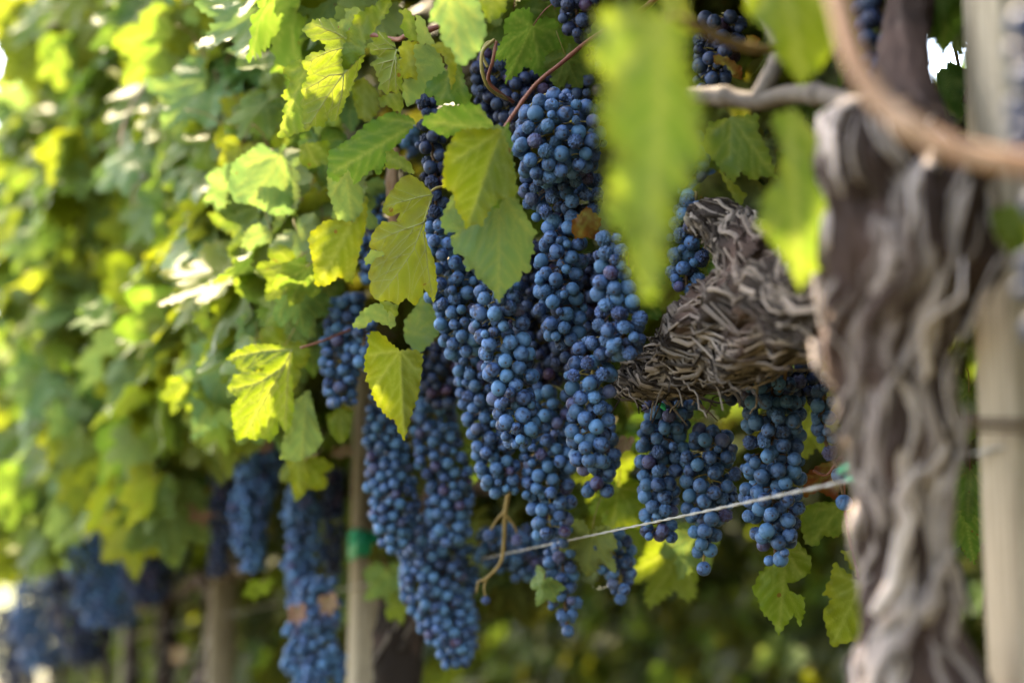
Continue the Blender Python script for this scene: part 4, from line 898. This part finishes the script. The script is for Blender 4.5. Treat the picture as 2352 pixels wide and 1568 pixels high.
# ================================================================ rows beyond
BG = 'grapevines of the row behind'
for k in range(6):
    s = 1.2 + k * 1.75; v = vine(s, ["sunlit blurred grapevine of the next row, behind the trunk", "green blurred vine of the next row below the slanting wire", "blurred vine of the next row, behind the lowest bunches", "dark gapped vine of the next row below the centre bunches", "blurred vine of the next row, left of the dangling bare stalk", "farthest vine of the next row, seen past the taped post"][k], BG, -2.3)
    trunk_and_arms(v, s, -2.3, .035, .75, 90 + k); m4 = []; rs = random.Random(300 + k)
    while len(m4) < 1900:
        if len(m4) < 1150: p = row(s + rs.uniform(-.9, .9), -2.3 + rs.uniform(-.3, .25), rs.uniform(.12, 1.6))
        else: zz = rs.uniform(1.35, 2.1); p = row(s + rs.uniform(-.9, .9), -2.3 + rs.uniform(-.5, .75), zz + .1)  # wide top overhang, added to shade the leaves beneath
        if p.z < 1.35 and noise.noise(p * 3.2) < -.22: continue
        m4.append(rand_leaf_matrix(p, rs.uniform(.8, 1.35)))
    o = link("foliage", merged_leaves(m4, PROTO_LO, "foliage", (.6, 2.2, .2, 7)), v); o['kind'] = 'stuff'

for k in range(7):
    s = 12.5 + k * 3.2; #far
    v = vine(s, "distant vine of the next row, a green smudge low on the left", BG, -2.3); trunk_and_arms(v, s, -2.3, .035, .75, 120 + k); m4 = []; rs = random.Random(400 + k)
    while len(m4) < 1100:
        if len(m4) < 600: p = row(s + rs.uniform(-1.7, 1.7), -2.3 + rs.uniform(-.3, .25), rs.uniform(.1, 1.6))
        else: p = row(s + rs.uniform(-1.7, 1.7), -2.3 + rs.uniform(-.5, .8), rs.uniform(1.4, 2.2))  # same added overhang, shading the lower leaves
        m4.append(rand_leaf_matrix(p, random.uniform(1.0, 1.6)))
    o = link("foliage", merged_leaves(m4, PROTO_LO, "foliage", (.6, 2.2, .2, 7)), v); o['kind'] = 'stuff'

# ================================================================ bunches of grapes
GA = "bunches of blue grapes on the nearest vine"; GBk = "blurred bunches further down the row"
C = cluster
C("sharp central bunch with pale bloom, tapering below the pointed leaf tip", GA, [(1150, 650), (1145, 720), (1160, 820), (1180, 920), (1192, 1000), (1196, 1022)], [50, 68, 68, 58, 45, 22], 1.27, 100, shriv=.12, seed=1)
C("dense dark-shaded bunch in the middle, right of the pointed leaf", GA, [(1290, 520), (1290, 600), (1285, 680), (1295, 750), (1305, 785)], [50, 62, 62, 55, 35], 1.33, 90, shriv=.05, sparse=0.10, seed=2)
C("sharp bunch left of the shaggy arm with green stalks showing at its tip", GA, [(1375, 790), (1360, 860), (1352, 930), (1355, 1000), (1345, 1050), (1342, 1078)], [50, 65, 55, 60, 50, 25], 1.26, 95, shriv=.12, sparse=0.14, seed=3)
C("partly shrivelled bunch hanging beside the big blurred leaf", GA, [(1395, 545), (1405, 600), (1410, 680), (1430, 750), (1440, 815)], [38, 48, 50, 62, 45], 1.22, 90, shriv=.45, seed=4)
C("dark bunch left of the pointed leaf, beside the veined yellow leaf", GA, [(1020, 470), (1030, 560), (1050, 660), (1060, 740), (1065, 810)], [45, 66, 72, 66, 42], 1.40, 90, shriv=.08, seed=5)
C("long narrow bunch hanging behind and left of the central one", GA, [(1080, 800), (1095, 880), (1110, 960), (1135, 1040), (1150, 1130)], [48, 52, 50, 58, 42], 1.47, 90, shriv=.05, seed=6)
C("large bright bunch at the top, above the rust-brown leaf", GA, [(1245, 235), (1270, 290), (1285, 350), (1300, 400)], [60, 105, 112, 70], 1.29, 100, shriv=.1, seed=7, lumps=.15)
C("loose dark shrivelled bunch with a pale stalk, below the bright top bunch", GA, [(1270, 370), (1290, 420), (1310, 470), (1330, 520)], [80, 100, 85, 50], 1.34, 95, shriv=.5, sparse=.25, seed=8)
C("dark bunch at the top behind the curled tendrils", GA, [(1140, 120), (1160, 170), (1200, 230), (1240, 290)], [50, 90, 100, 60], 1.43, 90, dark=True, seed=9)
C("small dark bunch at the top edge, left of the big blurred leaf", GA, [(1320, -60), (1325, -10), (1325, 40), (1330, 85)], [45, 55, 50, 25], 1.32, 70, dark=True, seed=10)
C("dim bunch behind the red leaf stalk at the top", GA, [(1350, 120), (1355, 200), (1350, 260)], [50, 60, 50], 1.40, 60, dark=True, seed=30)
C("bunch hanging low behind the two sharp ones, over the wire's end", GA, [(1275, 900), (1255, 980), (1260, 1060), (1262, 1140), (1265, 1230)], [50, 62, 68, 62, 45], 1.46, 90, shriv=.1, seed=11)
C("short bunch tip peeping under the sharp green-stalked bunch", GA, [(1375, 980), (1375, 1060), (1370, 1130)], [45, 50, 38], 1.42, 60, seed=12)
C("scattered few-berried dim bunch below the bare hooked stalk", GA, [(1100, 1250), (1180, 1260), (1250, 1290), (1290, 1310)], [40, 62, 62, 40], 1.80, 80, dark=False, seed=13, lumps=.4)
C("thin half-dried bunch crossed by the wire, lowest in the centre", GA, [(1290, 1210), (1290, 1270), (1295, 1330), (1298, 1390), (1305, 1450)], [45, 42, 36, 40, 14], 1.52, 60, shriv=.6, sparse=.25, seed=14)
C("small dark blurred bunch right of the half-dried one", GA, [(1400, 1225), (1410, 1270), (1425, 1330), (1420, 1375)], [48, 52, 38, 18], 1.52, 60, seed=15, shriv=.2)
C("left of the two bunches under the shaggy arm, above the wire", GA, [(1560, 900), (1530, 960), (1518, 1050), (1515, 1150), (1512, 1235)], [55, 62, 58, 52, 42], 1.38, 90, seed=16)
C("right of the two bunches under the shaggy arm, with a lone berry at its tip", GA, [(1640, 990), (1630, 1050), (1628, 1130), (1620, 1210), (1615, 1315)], [50, 66, 66, 48, 14], 1.36, 90, seed=17, sparse=.1)
C("sharp long bunch in front of the lone bright leaf, crossed by the wire", GA, [(1775, 870), (1775, 960), (1775, 1050), (1775, 1140), (1778, 1220), (1782, 1290)], [68, 76, 70, 72, 62, 26], 1.28, 100, sparse=0.12, seed=18, shriv=.15)
C("dark broad-shouldered grapes high between the shaggy arm and the trunk", GA, [(1660, 880), (1740, 870), (1820, 870), (1885, 900)], [50, 72, 66, 45], 1.34, 100, dark=True, seed=19, sparse=.15)
C("sparse stalky bunch at the edge of the trunk, with a single dangling berry", GA, [(1895, 860), (1890, 940), (1895, 1010), (1925, 1080), (1940, 1160)], [30, 30, 26, 12, 9], 1.24, 30, seed=20, shriv=.5, sparse=.3)
C("small dark bunch tucked behind the upper stub of the shaggy arm", GA, [(1600, 440), (1590, 520), (1580, 590), (1575, 670)], [40, 52, 50, 42], 1.29, 70, seed=22, shriv=.3, sparse=.15)
C("dim bunch at the top among dry leaf scraps, above the grey cane", GA, [(1660, 40), (1650, 110), (1640, 160), (1640, 215)], [55, 62, 60, 35], 1.25, 70, dark=True, seed=23, shriv=.2)
C("dark shrivelled bunch in the gap left of the two-lobed leaf", GA, [(980, 230), (990, 320), (1000, 420), (1000, 500)], [30, 34, 34, 26], 1.38, 60, seed=24, shriv=.6, dark=True)
C("small blurred bunch between leaves left of the veined leaf", GA, [(860, 430), (865, 500), (860, 580), (850, 660)], [34, 42, 38, 25], 1.62, 50, seed=25)
C("tiny blurred bunch peeping under the folded grey-green leaf", GA, [(940, 290), (945, 330), (945, 360)], [22, 26, 15], 1.7, 20, seed=26)
C("dark bunch right of the large yellow-green leaf, under its red stem", GA, [(800, 680), (790, 760), (780, 840), (785, 925)], [40, 50, 50, 36], 1.62, 80, seed=27, shriv=.2)
C("small blue bunch just left of the rust-spotted leaf", GA, [(840, 740), (835, 800), (830, 850)], [30, 32, 20], 1.58, 40, seed=28)
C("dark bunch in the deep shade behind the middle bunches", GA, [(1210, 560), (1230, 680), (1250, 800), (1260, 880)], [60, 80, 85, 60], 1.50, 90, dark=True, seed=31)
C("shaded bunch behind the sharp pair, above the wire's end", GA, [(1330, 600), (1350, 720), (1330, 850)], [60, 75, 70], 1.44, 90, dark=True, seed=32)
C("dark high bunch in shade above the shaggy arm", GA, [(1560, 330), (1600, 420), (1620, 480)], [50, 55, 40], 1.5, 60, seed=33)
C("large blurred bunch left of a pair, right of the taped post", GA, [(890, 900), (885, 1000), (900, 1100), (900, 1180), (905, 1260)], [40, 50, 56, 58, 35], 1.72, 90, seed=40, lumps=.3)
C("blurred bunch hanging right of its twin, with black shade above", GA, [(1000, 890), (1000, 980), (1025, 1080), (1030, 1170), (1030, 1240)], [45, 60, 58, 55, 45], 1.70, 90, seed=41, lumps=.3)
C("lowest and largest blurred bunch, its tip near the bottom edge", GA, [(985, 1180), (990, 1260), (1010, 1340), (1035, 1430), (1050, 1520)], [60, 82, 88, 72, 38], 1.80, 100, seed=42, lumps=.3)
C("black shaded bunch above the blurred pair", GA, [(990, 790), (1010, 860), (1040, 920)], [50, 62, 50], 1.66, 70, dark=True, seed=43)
for lab, sp, rd, d, sd_ in [("blurred bunch below the large yellow-green leaf", [(600, 1000), (590, 1100), (580, 1200), (580, 1310)], [38, 52, 48, 24], 2.35, 50),
        ("narrow blurred bunch at the left flank of the one below the large leaf", [(515, 1060), (510, 1180), (500, 1320)], [28, 32, 24], 2.5, 51),
        ("tall dark blurred bunch just left of the taped post", [(700, 1070), (695, 1180), (692, 1300), (686, 1390)], [30, 44, 42, 28], 2.25, 52),
        ("blurred bunch running out of the bottom edge left of the taped post", [(725, 1330), (722, 1420), (728, 1520), (735, 1620)], [42, 58, 60, 46], 2.15, 53),
        ("dim blurred bunch touching the left side of the taped post", [(765, 1080), (765, 1200), (768, 1320)], [22, 30, 22], 2.42, 54),
        ("far blurred bunch under the twin hanging yellow leaves", [(360, 1150), (350, 1250), (345, 1380)], [60, 70, 45], 3.1, 55),
        ("far violet-blue bunch left of the dark forked trunk", [(255, 1150), (250, 1280), (245, 1430)], [60, 85, 50], 3.2, 56),
        ("far bunch low on the left above the bottom edge", [(180, 1300), (190, 1400), (200, 1520)], [50, 70, 40], 3.6, 57),
        ("far dim bunch near the bottom left corner", [(90, 1330), (90, 1420), (95, 1530)], [50, 60, 40], 4.2, 58),
        ("farthest bunch in the very corner at the bottom left", [(35, 1400), (35, 1480), (40, 1580)], [40, 50, 35], 4.8, 59),
        ("violet bunch in a gap of the leaves, left of the large yellow-green leaf", [(490, 880), (500, 930), (510, 990)], [25, 34, 20], 2.6, 60)]:
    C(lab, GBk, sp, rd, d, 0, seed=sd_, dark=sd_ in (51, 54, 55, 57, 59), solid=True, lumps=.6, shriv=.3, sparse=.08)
C("blue out-of-focus bunch close to the lens at the right edge, upper", "blurred bunches at the right edge", [(2385, 40), (2380, 180), (2385, 330), (2390, 480)], [55, 75, 70, 50], .60, 60, dark=True, seed=70)
C("blue out-of-focus bunch close to the lens at the right edge, lower", "blurred bunches at the right edge", [(2385, 560), (2380, 650), (2390, 760)], [40, 48, 30], .60, 40, dark=True, seed=71)
C("dark blurred bunch behind the arching orange-brown cane", GA, [(2010, -60), (2030, 60), (2040, 150), (2030, 220)], [50, 70, 60, 35], 1.0, 60, dark=True, seed=72)
# bare stalk hooked below the bunches
a = Acc(); org = Q(1165, 1130, 1.62)
def st(pts, r): tube(a, [Q(*p) - org for p in pts], r, len(pts) * 5, 6)
st([(1168, 1130, 1.6), (1160, 1180, 1.6), (1158, 1240, 1.6), (1150, 1290, 1.6), (1120, 1325, 1.6), (1098, 1335, 1.6)], [.003, .0026, .0024, .002, .0017, .0012])
st([(1162, 1170, 1.6), (1140, 1195, 1.6), (1125, 1220, 1.6)], [.0022, .0016, .0012]); st([(1160, 1180, 1.6), (1180, 1205, 1.6), (1188, 1225, 1.6)], [.0022, .0014, .001]); st([(1118, 1325, 1.6), (1112, 1350, 1.6), (1116, 1375, 1.6)], [.0014, .001, .001]); st([(1098, 1335, 1.6), (1094, 1360, 1.6)], [.0012, .001])
bare = empty("bare_grape_stalk", org, "bare hooked yellow stalk with three berries left, beside the low central bunch", "grape stalk")
link("stalk", a.mesh("stalk", CANE_Y), bare, Matrix.Translation(org))
for x, y, g, r in [(1124, 1230, 5, .0075), (1187, 1240, 0, .0065), (1116, 1378, 4, .005)]:
    link("grape", GMESH[g, 'b'], bare, Matrix.Translation(Q(x, y, 1.6)) @ Matrix.Scale(r / .0063, 4))
print("OBJECTS", len(bpy.data.objects))
